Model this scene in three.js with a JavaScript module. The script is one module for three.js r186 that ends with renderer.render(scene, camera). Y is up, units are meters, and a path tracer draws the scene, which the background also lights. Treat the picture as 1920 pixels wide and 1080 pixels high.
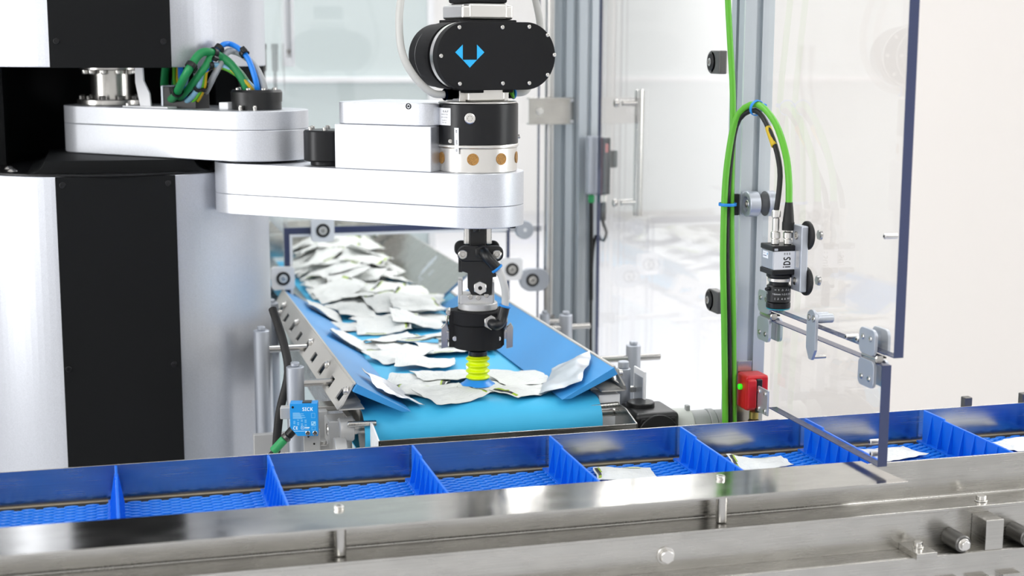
import * as THREE from 'three';
import { RoundedBoxGeometry } from 'three/addons/geometries/RoundedBoxGeometry.js';
import { RectAreaLightUniformsLib } from 'three/addons/lights/RectAreaLightUniformsLib.js';
import { mergeGeometries } from 'three/addons/utils/BufferGeometryUtils.js';

// ---------- camera, lights, exposure ----------
const renderer = new THREE.WebGLRenderer({ antialias: true });
renderer.toneMapping = THREE.LinearToneMapping;
renderer.toneMappingExposure = 0.45;
renderer.shadowMap.enabled = true;
RectAreaLightUniformsLib.init();
const scene = new THREE.Scene();
scene.background = new THREE.Color(0xffffff);
const R = Math.PI / 180;
const camera = new THREE.PerspectiveCamera(21.85, 1920 / 1080, 0.05, 60);
camera.position.set(0, 1.5, 0);
camera.lookAt(Math.sin(15.46 * R) * Math.cos(9.23 * R), 1.5 - Math.sin(9.23 * R), -Math.cos(15.46 * R) * Math.cos(9.23 * R));
camera.rotateZ(0.2 * R);
camera.focus = 1.98;
camera.userData.fStop = 4.0;
const CEILING = 3.4;
const LIGHTS = [ // x, z, width, depth, intensity: the LED panels of the hall ceiling
  [-1.6, 0.7, 1.2, 1.2, 20], [2.1, 0.5, 1.2, 1.2, 14], [0.2, -3.4, 1.2, 1.2, 17], [2.9, -3.2, 1.2, 1.2, 23],
  [-2.0, -6.2, 1.2, 1.2, 16], [2.4, -6.4, 1.2, 1.2, 23], [0.6, -9.4, 1.2, 1.2, 23], [3.2, -9.6, 1.2, 1.2, 23],
];
const SOFTBOXES = [ // position, target, width, height, intensity: photo lamps standing beside the camera
  [[-2.1, 1.5, -1.75], [0.1, 1.36, -2.4], 0.7, 1.2, 17],
  [[-1.5, 2.2, 0.1], [0.3, 1.2, -2.1], 0.9, 0.9, 11],
  [[2.3, 1.5, -1.25], [0.3, 1.1, -2.2], 0.55, 0.55, 22],
];

// ---------- helpers ----------
let seed = 12345;
const rnd = () => { seed = (seed * 1664525 + 1013904223) >>> 0; return seed / 4294967296; };
const rr = (a, b) => a + (b - a) * rnd();
const used = new Map();
function numbered(n) { const k = used.get(n) || 0; used.set(n, k + 1); return k ? `${n}_${String(k).padStart(3, '0')}` : n; }
function shade(o) { o.traverse((m) => { if (m.isMesh) { m.castShadow = true; m.receiveShadow = true; } }); return o; }
const V = (x, y, z) => new THREE.Vector3(x, y, z);
function uvm(g) { // uv in metres, picked per face from its main direction
  g = g.index ? g.toNonIndexed() : g;
  const p = g.attributes.position, n = p.count, uv = new Float32Array(n * 2);
  const a = V(), b = V(), c = V();
  for (let i = 0; i < n; i += 3) {
    a.fromBufferAttribute(p, i); b.fromBufferAttribute(p, i + 1); c.fromBufferAttribute(p, i + 2);
    const nn = b.clone().sub(a).cross(c.clone().sub(a)); const ax = Math.abs(nn.x), ay = Math.abs(nn.y), az = Math.abs(nn.z);
    [a, b, c].forEach((q, k) => {
      const j = (i + k) * 2;
      if (ay >= ax && ay >= az) { uv[j] = q.x; uv[j + 1] = q.z; } else if (az >= ax) { uv[j] = q.x; uv[j + 1] = q.y; } else { uv[j] = q.z; uv[j + 1] = q.y; }
    });
  }
  g.setAttribute('uv', new THREE.BufferAttribute(uv, 2));
  return g;
}
function norm(g) { g = g.index ? g.toNonIndexed() : g; for (const k of Object.keys(g.attributes)) if (!['position', 'normal', 'uv'].includes(k)) g.deleteAttribute(k); return g; }
const merge = (...l) => mergeGeometries(l.flat().map(norm));
const T = (g, x = 0, y = 0, z = 0) => g.translate(x, y, z);
const box = (w, h, d, x = 0, y = 0, z = 0, r) => { const m = Math.min(w, h, d); const q = r ?? Math.min(0.0012, m * 0.25); return T(uvm(new RoundedBoxGeometry(w, h, d, q > 0.004 ? 3 : 1, q)), x, y, z); };
// box between two corners
const bx = (x0, x1, y0, y1, z0, z1, r) => box(Math.abs(x1 - x0), Math.abs(y1 - y0), Math.abs(z1 - z0), (x0 + x1) / 2, (y0 + y1) / 2, (z0 + z1) / 2, r);
const lathe = (pts, seg = 40) => new THREE.LatheGeometry(pts.map(([r, y]) => new THREE.Vector2(r, y)), seg);
function cyl(r, y0, y1, seg = 32, b) { // bevelled upright cylinder
  b = b ?? Math.min(0.0012, r * 0.2, (y1 - y0) * 0.25);
  return flatLathe([[0, y0], [r - b, y0], [r, y0 + b], [r, y1 - b], [r - b, y1], [0, y1]], seg);
}
function flatLathe(pts, seg = 32) { // lathe whose profile corners stay crisp
  const l = []; for (let i = 0; i + 1 < pts.length; i++) l.push(lathe([pts[i], pts[i + 1]], seg)); return merge(l);
}
const along = (g, axis) => { if (axis === 'x') g.rotateZ(-Math.PI / 2); else if (axis === 'z') g.rotateX(Math.PI / 2); return g; };
const rod = (a, b, r, seg = 16) => { // solid rod from a to b
  const A = V(...a), B = V(...b), L = A.distanceTo(B); const g = cyl(r, 0, L, seg);
  const q = new THREE.Quaternion().setFromUnitVectors(V(0, 1, 0), B.clone().sub(A).normalize());
  return T(g.applyQuaternion(q), ...a);
};
const tube = (pts, r, seg = 60, rs = 10) => new THREE.TubeGeometry(new THREE.CatmullRomCurve3(pts.map((p) => V(...p))), seg, r, rs, false);
function slab(shape, y0, h, b = 0.001, seg = 24) { // plan outline (x, z) raised from y0 by h
  const g = new THREE.ExtrudeGeometry(shape, { depth: h - 2 * b, bevelEnabled: b > 0, bevelSize: b, bevelThickness: b, bevelOffset: -b, bevelSegments: 2, curveSegments: seg });
  return T(uvm(g.rotateX(-Math.PI / 2)), 0, y0 + b, 0);
}
function plate(shape, d, b = 0.0008, seg = 12) { // front outline (x, y) with thickness along +z
  const g = new THREE.ExtrudeGeometry(shape, { depth: d - 2 * b, bevelEnabled: b > 0, bevelSize: b, bevelThickness: b, bevelOffset: -b, bevelSegments: 2, curveSegments: seg });
  return T(uvm(g), 0, 0, b);
}
function poly(pts) { const s = new THREE.Shape(); pts.forEach(([x, y], i) => (i ? s.lineTo(x, y) : s.moveTo(x, y))); s.closePath(); return s; }
function rrect(x0, x1, y0, y1, r) {
  const s = new THREE.Shape(); r = Math.min(r, (x1 - x0) / 2, (y1 - y0) / 2);
  s.moveTo(x0 + r, y0); s.lineTo(x1 - r, y0); s.absarc(x1 - r, y0 + r, r, -Math.PI / 2, 0); s.lineTo(x1, y1 - r); s.absarc(x1 - r, y1 - r, r, 0, Math.PI / 2);
  s.lineTo(x0 + r, y1); s.absarc(x0 + r, y1 - r, r, Math.PI / 2, Math.PI); s.lineTo(x0, y0 + r); s.absarc(x0 + r, y0 + r, r, Math.PI, 1.5 * Math.PI); return s;
}
const stadium = (x0, x1, r) => rrect(x0 - r, x1 + r, -r, r, r);
function screwG(r = 0.004, h = 0.003) { // socket head screw, axis +y, base at 0
  const hex = r * 0.5;
  return merge(flatLathe([[r, 0], [r, h * 0.8], [r * 0.85, h], [hex, h]], 14), flatLathe([[hex, h], [hex, h * 0.4], [0, h * 0.4]], 6));
}
function hexG(r, h) { return merge(cyl(r * 1.25, 0, h * 0.22, 20), cyl(r, h * 0.22, h, 6, r * 0.08)); }

const mat = {};
function M(name, color, rough, metal = 0, extra = {}) { const m = new THREE.MeshPhysicalMaterial({ color, roughness: rough, metalness: metal, ...extra }); m.name = name; mat[name] = m; return m; }
function noiseTex(w, h, fn, srgb = false) {
  const d = new Uint8Array(w * h * 4);
  for (let j = 0; j < h; j++) for (let i = 0; i < w; i++) { const c = fn(i, j); const k = (j * w + i) * 4; if (Array.isArray(c)) { d[k] = c[0]; d[k + 1] = c[1]; d[k + 2] = c[2]; } else d[k] = d[k + 1] = d[k + 2] = c; d[k + 3] = 255; }
  const t = new THREE.DataTexture(d, w, h); t.wrapS = t.wrapT = THREE.RepeatWrapping; t.magFilter = THREE.LinearFilter; t.minFilter = THREE.LinearMipmapLinearFilter; t.generateMipmaps = true;
  if (srgb) t.colorSpace = THREE.SRGBColorSpace; t.needsUpdate = true; return t;
}
// smooth value noise on a wrapping lattice
function lattice(n, m) { const a = Array.from({ length: n * m }, rnd); return (u, v) => { const x = u * n, y = v * m, i = Math.floor(x), j = Math.floor(y), fx = x - i, fy = y - j, s = (t) => t * t * (3 - 2 * t); const g = (p, q) => a[((q % m + m) % m) * n + ((p % n + n) % n)]; const A = g(i, j) * (1 - s(fx)) + g(i + 1, j) * s(fx), B = g(i, j + 1) * (1 - s(fx)) + g(i + 1, j + 1) * s(fx); return A * (1 - s(fy)) + B * s(fy); }; }
const streak1 = lattice(4, 256), streak2 = lattice(8, 90), blot = lattice(6, 6), blot2 = lattice(14, 14);
const brushed = noiseTex(512, 512, (i, j) => 150 + 34 * (streak1(i / 512, j / 512) - 0.5) + 30 * (streak2(i / 512, j / 512) - 0.5) + 55 * (blot(i / 512, j / 512) - 0.5));
brushed.repeat.set(5, 9);
const brushedCol = noiseTex(512, 512, (i, j) => 243 + 12 * (streak1(i / 512, j / 512) - 0.5) + 12 * (blot2(i / 512, j / 512) - 0.5), true); brushedCol.repeat.set(3, 9);
const brushedBump = noiseTex(512, 512, (i, j) => 128 + 110 * (streak1(i / 512, j / 512) - 0.5) + 90 * (streak2(i / 512, j / 512) - 0.5)); brushedBump.repeat.set(4, 9);
const grain = noiseTex(256, 256, () => 128 + rr(-90, 90)); grain.repeat.set(14, 14);
const speck = noiseTex(256, 256, () => 244 + rr(-11, 11), true); speck.repeat.set(8, 8);
M('stainless', 0xcbc9c4, 0.46, 1, { roughnessMap: brushed, map: brushedCol, bumpMap: brushedBump, bumpScale: 0.000006 });
M('polished_stainless', 0xcbc9c4, 0.24, 1, { roughnessMap: brushed, map: brushedCol });
M('wall_stainless', 0xcbc9c4, 0.4, 1, { roughnessMap: brushed, map: brushedCol, bumpMap: brushedBump, bumpScale: 0.000008 });
M('blasted_stainless', 0xcbc9c4, 0.75, 0.6);
M('steel', 0xc2c0bc, 0.24, 1);
M('bright_steel', 0xe2e0dc, 0.3, 1);
M('dark_steel', 0x6c6b69, 0.4, 1);
M('silver_coat', 0xdcdfe5, 0.4, 0.7, { map: speck, bumpMap: grain, bumpScale: 0.00002 });
M('column_coat', 0xcfd2d9, 0.4, 0.75, { map: speck });
M('anodised', 0xb9bec6, 0.45, 0.75);
M('profile_alu', 0xbcc3c8, 0.4, 0.7);
M('cast_alu', 0xc5c5c4, 0.5, 0.6);
M('black_panel', 0x07090b, 0.6, 0.0, { specularIntensity: 0.4, bumpMap: grain, bumpScale: 0.00002 });
M('black_print', 0x141416, 0.75, 0.0, { specularIntensity: 0.6, bumpMap: grain, bumpScale: 0.00005 });
M('black_anodised', 0x121316, 0.34, 0.35);
M('black_plastic', 0x0c0d0e, 0.4);
M('rubber', 0x101010, 0.6);
M('white_paint', 0xf0f1f3, 0.5);
M('wall_paint', 0xf3f2f0, 0.9);
M('warm_paint', 0xf1ece7, 0.9);
M('floor_paint', 0xdedfe3, 0.45);
M('teal_sheet', 0xcfdada, 0.55);
M('belt_blue', 0x3fb8e6, 0.55, 0, { bumpMap: grain, bumpScale: 0.00003 });
M('guide_blue', 0x3a94d6, 0.42);
M('flight_blue', 0x0270ea, 0.38);
M('module_blue', 0x1885f0, 0.3);
M('sensor_blue', 0x1496e6, 0.45);
M('tie_blue', 0x1a86d8, 0.5);
M('green_cable', 0x12874a, 0.42);
M('lime_cable', 0x5cb02a, 0.5);
M('yellow_sleeve', 0xc8a90e, 0.5);
M('blue_cable', 0x1382e8, 0.38);
M('pale_blue_cable', 0x86b6d2, 0.4);
M('grey_cable', 0xa9adb0, 0.5);
M('green_plug', 0x2f9a5c, 0.5);
M('white_hose', 0xdcdcd8, 0.35, 0, { transmission: 0.25, thickness: 0 });
M('bellows_yellow', 0xdcf400, 0.35);
M('cup_blue', 0x2a92ee, 0.35);
M('cork', 0xb88a48, 0.6, 0.35);
M('red_plastic', 0xbb101c, 0.4);
M('beige', 0xa79b82, 0.7);
M('motor_grey', 0xc4c8c2, 0.5);
M('motor_dark_grey', 0x9da09f, 0.5, 0.2);
M('teal_ring', 0x1d8fa0, 0.4);
M('brass', 0xb0a060, 0.35, 0.9);
M('pane', 0xffffff, 0.02, 0, { transmission: 1, thickness: 0, ior: 1.49 });
M('pane_edge', 0x49537a, 0.2, 0.0, { transmission: 0.35, thickness: 0 });  // clear edges coloured dark to stand for the refracted and reflected view
M('logo_blue', 0x18b4f4, 0.5);
M('led_green', 0x3df02a, 0.4, 0, { emissive: 0x36ff1e, emissiveIntensity: 0.8 });

function mesh(name, g, m, parent) { const o = new THREE.Mesh(g, typeof m === 'string' ? mat[m] : m); o.name = name; (parent || scene).add(o); return o; }
function tag(o, label, category, group) { o.userData.label = label; o.userData.category = category; if (group) o.userData.group = group; return o; }
function thing(name, label, category, pos = [0, 0, 0], turn = 0, group) { const o = new THREE.Group(); o.name = numbered(name); o.position.set(...pos); o.rotation.y = turn; scene.add(o); return tag(o, label, category, group); }
function structure(name, g, m, label) { const o = mesh(name, g, m); o.userData.kind = 'structure'; if (label) o.userData.label = label; o.userData.category = name.split('_')[0]; return o; }
const screwCache = {};
function screw(parent, [x, y, z], axis = 'y', r = 0.004, h = 0.003, m = 'steel', name = 'screw', flip = false) {
  const k = `${r}_${h}`; const g = screwCache[k] || (screwCache[k] = screwG(r, h));
  const o = mesh(name, g, m, parent); o.position.set(x, y, z);
  if (axis === 'z') o.rotation.x = flip ? -Math.PI / 2 : Math.PI / 2; else if (axis === 'x') o.rotation.z = flip ? Math.PI / 2 : -Math.PI / 2; else if (flip) o.rotation.x = Math.PI;
  return o;
}
function hexBolt(parent, [x, y, z], axis = 'y', r = 0.006, h = 0.006, m = 'bright_steel') {
  const o = mesh('bolt', hexG(r, h), m, parent); o.position.set(x, y, z);
  if (axis === 'z') o.rotation.x = Math.PI / 2; else if (axis === 'x') o.rotation.z = Math.PI / 2; else if (axis === '-x') o.rotation.z = -Math.PI / 2; return o;
}
function canvasTex(w, h, draw) { const c = document.createElement('canvas'); c.width = w; c.height = h; const x = c.getContext('2d'); draw(x, w, h); const t = new THREE.CanvasTexture(c); t.colorSpace = THREE.SRGBColorSpace; return t; }

// ---------- the hall ----------
{
  const X0 = -3.6, X1 = 4.45, Z0 = -13, Z1 = 2.6, W = 0.15;
  structure('floor', bx(X0 - W, X1 + W, -0.1, 0, Z0 - W, Z1 + W, 0), 'floor_paint', 'pale grey painted hall floor');
  structure('ceiling', bx(X0 - W, X1 + W, CEILING, CEILING + 0.1, Z0 - W, Z1 + W, 0), 'wall_paint', 'white hall ceiling');
  structure('wall_left', bx(X0 - W, X0, 0, CEILING, Z0, Z1, 0), 'wall_paint', 'white wall on the robot side');
  structure('wall_right', bx(X1, X1 + W, 0, CEILING, Z0, Z1, 0), 'wall_paint', 'white wall beyond the guard door');
  structure('wall_back', bx(X0 - W, X1 + W, 0, CEILING, Z0 - W, Z0, 0), 'wall_paint', 'white far end wall');
  structure('wall_front', bx(X0 - W, X1 + W, 0, CEILING, Z1, Z1 + W, 0), 'wall_paint', 'white wall behind the camera');
  structure('wall_partition', bx(1.5, 3.6, 0, 2.6, -3.32, -3.22, 0), 'warm_paint', 'white partition behind the tray conveyor');
  LIGHTS.forEach(([x, z, w, d, I]) => {
    const t = thing('ceiling_light', 'square white light panel set into the hall ceiling', 'light', [x, CEILING, z], 0, 'ceiling light panels');
    mesh('frame', merge(bx(-w / 2 - 0.03, w / 2 + 0.03, -0.03, 0, -d / 2 - 0.03, -d / 2), bx(-w / 2 - 0.03, w / 2 + 0.03, -0.03, 0, d / 2, d / 2 + 0.03), bx(-w / 2 - 0.03, -w / 2, -0.03, 0, -d / 2, d / 2), bx(w / 2, w / 2 + 0.03, -0.03, 0, -d / 2, d / 2)), 'white_paint', t);
    mesh('diffuser', bx(-w / 2, w / 2, -0.02, -0.004, -d / 2, d / 2, 0), new THREE.MeshPhysicalMaterial({ color: 0xffffff, emissive: 0xffffff, emissiveIntensity: 2, roughness: 0.6 }), t);
    const l = new THREE.RectAreaLight(0xffffff, I, w, d); l.position.set(x, CEILING - 0.04, z); l.rotation.x = -Math.PI / 2; l.castShadow = true; scene.add(l);
  });
  SOFTBOXES.forEach(([p, q, w, h, I], i) => {
    const t = thing('softbox', ['tall softbox lamp on a stand at the robot side', 'large square softbox lamp on a stand next to the camera', 'small square softbox lamp on a stand beyond the acrylic guard'][i], 'studio lamp', [p[0], 0, p[2]]);
    const head = new THREE.Object3D(); head.position.set(...p); head.lookAt(...q); head.updateMatrix();
    const mm = new THREE.Matrix4().makeTranslation(-p[0], 0, -p[2]).multiply(head.matrix);
    const hood = merge(bx(-w / 2 - 0.02, w / 2 + 0.02, -h / 2 - 0.02, h / 2 + 0.02, -0.22, -0.2), bx(-w / 2 - 0.02, -w / 2, -h / 2, h / 2, -0.2, 0.03), bx(w / 2, w / 2 + 0.02, -h / 2, h / 2, -0.2, 0.03), bx(-w / 2, w / 2, -h / 2 - 0.02, -h / 2, -0.2, 0.03), bx(-w / 2, w / 2, h / 2, h / 2 + 0.02, -0.2, 0.03)).applyMatrix4(mm);
    mesh('hood', hood, 'black_plastic', t);
    mesh('diffuser', bx(-w / 2, w / 2, -h / 2, h / 2, -0.02, 0, 0).applyMatrix4(mm), new THREE.MeshPhysicalMaterial({ color: 0xffffff, emissive: 0xffffff, emissiveIntensity: 3, roughness: 0.6 }), t);
    mesh('pole', cyl(0.015, 0, p[1] - h / 2 - 0.05, 12), 'black_plastic', t).position.set(0, 0, 0.12);
    for (let k = 0; k < 3; k++) mesh('leg', rod([0, 0.35, 0.12], [0.4 * Math.sin(k * 2.1), 0.01, 0.12 + 0.4 * Math.cos(k * 2.1)], 0.01, 8), 'black_plastic', t);
    const l = new THREE.RectAreaLight(0xffffff, I, w, h); const dir = V(...q).sub(V(...p)).normalize(); l.position.set(...p).addScaledVector(dir, 0.035); l.lookAt(...q); l.castShadow = true; scene.add(l);
  });
}

// ---------- tray conveyor in front ----------
const PITCH = 0.1815, FX0 = 0.006, BELT = 0.9575, XL = -0.45, XR = 1.62;
{
  const t = thing('tray_conveyor', 'stainless tray conveyor with blue divider pockets running across in front', 'conveyor', [0, 0, -1.69]);
  const Zo = -1.69, L = (x0, x1, y0, y1, z0, z1, r) => bx(x0, x1, y0, y1, z0 - Zo, z1 - Zo, r);
  mesh('back_wall', L(XL, XR, 0.86, 1.0, -1.8065, -1.8045, 0.0006), 'wall_stainless', t);
  mesh('wear_strip', L(XL, XR, 0.93, 0.9568, -1.804, -1.8018), 'beige', t);
  mesh('edge_rail', L(XL, XR, 0.935, 0.9558, -1.8012, -1.7905), 'rubber', t);
  mesh('front_wall', merge(L(XL, XR, 0.951, 1.0, -1.577, -1.5745, 0.0006), L(XL, XR, 0.9495, 0.9515, -1.5755, -1.529, 0.0006), L(XL, XR, 0.9475, 0.9515, -1.5305, -1.5285, 0.0006), T(along(cyl(0.0026, XL, XR, 16), 'x').rotateX(0), 0, 0.9512, -1.5738 - Zo)), 'stainless', t);
  mesh('cover_plate', plateGeo(), 'polished_stainless', t);
  function plateGeo() { return slab(poly([[XL, 1.5815 + Zo], [0.879, 1.5815 + Zo], [0.8895, 1.489 + Zo], [XL, 1.489 + Zo]]), 1.0003, 0.0022, 0.0004); }
  mesh('side_plate', L(XL, XR, 0.80, 0.9475, -1.5345, -1.5305, 0.0006), 'stainless', t);
  mesh('lower_rail', merge(L(XL, XR, 0.9035, 0.9055, -1.530, -1.5, 0.0005), L(XL, XR, 0.872, 0.9055, -1.5, -1.497, 0.0005)), 'stainless', t);
  mesh('floor_pan', L(XL, XR, 0.80, 0.803, -1.804, -1.5345), 'stainless', t);
  for (const x of [-0.3, 0.55, 1.4]) for (const z of [-1.56, -1.78]) mesh('leg', L(x - 0.02, x + 0.02, 0, 0.80, z - 0.02, z + 0.02, 0.004), 'stainless', t);
  for (const x of [0.236, 0.683]) {
    const p = mesh('spacer_pin', T(cyl(0.0065, 0, 0.048, 20), x, 0.9518, -1.55 - Zo), 'steel', t);
    screw(t, [x, 1.0025, -1.555 - Zo], 'y', 0.0055, 0.004, 'bright_steel');
  }
  hexBolt(t, [0.6065, 0.9245, -1.5305 - Zo], 'z', 0.0085, 0.008);
  // spacer tubes with bolts, clamp blocks on the lower rail
  for (const x of [0.972, 1.0605]) { const s = mesh('spacer_tube', T(along(cyl(0.0105, 0, 0.034, 28), 'z'), x, 0.9165, -1.5305 - Zo), 'dark_steel', t); const b = mesh('bolt', hexG(0.006, 0.006), 'bright_steel', s); b.position.set(x, 0.9165, -1.4965 - Zo); b.rotation.x = Math.PI / 2; }
  const blk = mesh('stop_block', L(1.003, 1.027, 0.9, 0.9425, -1.53, -1.499, 0.0006), 'stainless', t);
  { const b = mesh('bolt', hexG(0.0062, 0.007), 'bright_steel', blk); b.position.set(1.024, 0.9517, -1.545 - Zo); }
  const tab = mesh('clamp_tab', L(0.905, 0.932, 0.9055, 0.9135, -1.53, -1.488, 0.0006), 'stainless', t);
  { const b = mesh('bolt', hexG(0.0055, 0.007), 'bright_steel', tab); b.position.set(0.919, 0.9135, -1.51 - Zo); }
  for (const x of [0.918, 0.953, 0.992, 1.035]) mesh('rail_clip', L(x - 0.0125, x + 0.0125, 0.8685, 0.8775, -1.52, -1.488, 0.0006), 'stainless', t);
  for (const x of [0.925, 0.96, 0.99]) mesh('roller', T(cyl(0.011, 0.80, 0.868, 20), x, 0, -1.505 - Zo), 'bright_steel', t);
  mesh('gusset', L(1.005, 1.04, 0.81, 0.868, -1.515, -1.5), 'flight_blue', t).userData.label = 'dark blue plate below the rail';
  for (const x of [1.169, 1.262]) mesh('wall_bracket', merge(L(x - 0.006, x + 0.006, 0.9, 1.012, -1.818, -1.8066), L(x - 0.01, x + 0.01, 0.9, 0.93, -1.825, -1.8066)), 'dark_steel', t);
  // modular belt rows: flat links with lens shaped slats
  const slatShape = new THREE.Shape(); slatShape.moveTo(-0.0075, 0); slatShape.quadraticCurveTo(0, 0.0046, 0.0075, 0); slatShape.quadraticCurveTo(0, -0.0046, -0.0075, 0);
  const slat = new THREE.ExtrudeGeometry(slatShape, { depth: 0.0052, bevelEnabled: true, bevelSize: 0.0004, bevelThickness: 0.0008, bevelSegments: 1, curveSegments: 4 }).rotateX(-Math.PI / 2);
  const rows = [0, 1].map((k) => {
    const l = [bx(-0.0024, 0.0024, BELT - 0.0105, BELT - 0.0062, k ? -0.099 : -0.096, 0.1, 0)];
    for (let i = 0; i < 17; i++) { const z = -0.099 + (i + (k ? 0.25 : 0.75)) * 0.0115; l.push(T(slat.clone(), 0, BELT - 0.006, z)); }
    return merge(l);
  });
  const N = Math.round((XR - XL - 0.1) / (PITCH / 15));
  for (let i = 0; i < N; i++) { const m = mesh('belt_module', rows[i % 2], 'module_blue', t); m.position.set(FX0 + (i - 30) * PITCH / 15 + PITCH / 30, 0, -0.001); }
  // blue divider flights with tapered ribs
  const z0 = -1.797 - Zo, z1 = -1.584 - Zo;
  const fl = merge(plate(poly([[z0, BELT - 0.001], [z1, BELT - 0.001], [z1, 0.9975], [z1 - 0.16, 0.9985], [z1 - 0.162, 1.001], [z0, 1.001]]), 0.0032).rotateY(-Math.PI / 2), bx(-0.012, 0.006, BELT - 0.002, BELT + 0.0015, z0, z1, 0.0005));
  const rib = plate(poly([[0, 0], [0.0075, 0], [0.0006, 0.0395], [0, 0.0395]]), 0.0024, 0.0003).rotateY(Math.PI);
  for (let i = -2; i < 9; i++) {
    const x = FX0 + i * PITCH; const f = mesh('divider', fl, 'flight_blue', t); f.position.x = x;
    for (let k = 0; k < 8; k++) { const r = mesh('rib', rib, 'flight_blue', f); r.position.set(-0.0032, BELT, z0 + 0.024 + k * 0.0262); const q = mesh('rib', rib, 'flight_blue', f); q.position.set(0, BELT, z0 + 0.024 + k * 0.0262 - 0.0024); q.rotation.y = Math.PI; }
  }
}

// ---------- robot ----------
const RB = [0.022, 0, -2.5];
{
  const t = thing('robot', 'silver and black column robot with a two link jointed arm', 'robot', RB);
  const W = (x, y, z) => [x - RB[0], y, z - RB[2]];
  const CR = 0.246, flat = 0.232;
  const outline = () => { const s = new THREE.Shape(); const a = Math.acos(flat / CR); s.absarc(0, 0, CR, -Math.PI / 2 + a, 1.5 * Math.PI - a, false); s.closePath(); return s; };
  const low = mesh('column_base', slab(outline(), 0, 1.3085, 0.0015, 64), 'column_coat', t);
  mesh('front_panel', bx(-0.0855, 0.0855, 0.25, 1.3085, flat - 0.001, flat + 0.005, 0.001), 'black_panel', low);
  for (const [x, y] of [[-0.0755, 1.297], [0.075, 1.297], [-0.0785, 1.0235], [0.0745, 1.0225], [-0.0785, 0.75], [0.0745, 0.75]]) screw(low, [x, y, flat + 0.005], 'z', 0.0045, 0.0022, 'black_anodised');
  const up = mesh('column_head', slab(outline(), 1.4665, 0.6, 0.0015, 64), 'column_coat', t);
  mesh('front_panel', bx(-0.0855, 0.0855, 1.466, 2.06, flat - 0.001, flat + 0.005, 0.001), 'black_panel', up);
  for (const x of [-0.075, 0.075]) screw(up, [x, 1.504, flat + 0.005], 'z', 0.0045, 0.0022, 'black_anodised');
  // open slot between base and head: dark spine behind the arm
  const spine = new THREE.Shape(); spine.absarc(0, 0, 0.236, -0.12, Math.PI + 0.12, false); spine.absarc(0, 0, 0.165, Math.PI + 0.12, -0.12, true); spine.closePath();
  mesh('slot_wall', slab(spine, 1.309, 0.157, 0.0005, 40), 'black_panel', t);
  mesh('slot_edge', bx(-0.24, -0.2, 1.311, 1.465, -0.01, 0.045), 'black_anodised', t); mesh('slot_edge', bx(0.2, 0.24, 1.311, 1.465, -0.01, 0.045), 'black_anodised', t);
  const deck = mesh('deck', T(cyl(0.243, 0, 0.0035, 64), 0, 1.3085, 0), 'black_anodised', t);
  for (const s of [-1, 1]) for (const [x, z] of [[0.155, 0.105], [0.185, 0.105], [0.148, 0.155], [0.172, 0.16]]) { const q = mesh('screw', lathe([[0.0001, 0.005], [0.005, 0.004], [0.0075, 0]], 14), 'steel', deck); q.position.set(s * x - 0.0, 1.312, z); }
  const ps = new THREE.Shape(); ps.moveTo(-0.125, 0); ps.quadraticCurveTo(-0.105, 0.002, -0.1, 0.018); ps.lineTo(0.115, 0.018); ps.quadraticCurveTo(0.12, 0.002, 0.14, 0); ps.closePath();
  mesh('pedestal', T(plate(ps, 0.26, 0.0008), 0, 1.312, -0.05), 'black_panel', t);
  // shaft with two flanges
  const sh = mesh('shaft', merge(T(cyl(0.0335, 1.404, 1.4665, 40), 0.003, 0, 0), T(cyl(0.056, 1.4045, 1.4135, 40), 0.003, 0, 0), T(cyl(0.05, 1.459, 1.4665, 40), 0.003, 0, 0)), 'steel', t);
  for (let k = 0; k < 12; k++) { const a = k * Math.PI / 6 + 0.2; screw(sh, [0.003 + 0.049 * Math.sin(a), 1.4135, 0.049 * Math.cos(a)], 'y', 0.0045, 0.006, 'dark_steel'); screw(sh, [0.003 + 0.043 * Math.sin(a), 1.459, 0.043 * Math.cos(a)], 'y', 0.0045, 0.006, 'bright_steel', 'screw', true); }
  // inner arm
  const J1 = [0.025, -2.5], J2 = [0.2312, -2.278], J3 = [0.511, -2.03];
  const A1 = Math.hypot(J2[0] - J1[0], J2[1] - J1[1]), t1 = Math.atan2(-(J2[1] - J1[1]), J2[0] - J1[0]);
  const in1 = mesh('inner_arm', slab(stadium(0, A1, 0.0765), 1.331, 0.0455, 0.0012, 32), 'silver_coat', t); in1.position.set(...W(J1[0], 0, J1[1])); in1.rotation.y = t1;
  mesh('arm_cover', slab(stadium(0, A1, 0.0765), 1.3768, 0.0272, 0.0008, 32), 'silver_coat', in1);
  mesh('bearing', T(cyl(0.06, 1.3275, 1.331, 32), A1, 0, 0), 'black_anodised', in1);
  // cable grommet over the elbow joint
  const gr = mesh('cable_grommet', T(flatLathe([[0, 0.0005], [0.037, 0.0005], [0.037, 0.0115], [0.038, 0.0115], [0.0385, 0.026], [0.036, 0.0295], [0.02, 0.0295], [0.02, 0.026], [0, 0.026]], 40), A1, 1.404, 0), 'black_plastic', in1);
  for (let k = 0; k < 8; k++) { const a = k * Math.PI / 4 + 0.3; screw(in1, [A1 + 0.029 * Math.sin(a), 1.4335, 0.029 * Math.cos(a)], 'y', 0.0035, 0.003, 'steel'); }
  mesh('sensor_block', bx(A1 - 0.045, A1 - 0.027, 1.404, 1.4145, 0.012, 0.034), 'white_paint', in1);
  for (const [dx, dz] of [[0.026, 0.034], [0.005, 0.042]]) screw(in1, [A1 + dx, 1.404, dz], 'y', 0.003, 0.007, 'steel');
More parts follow.
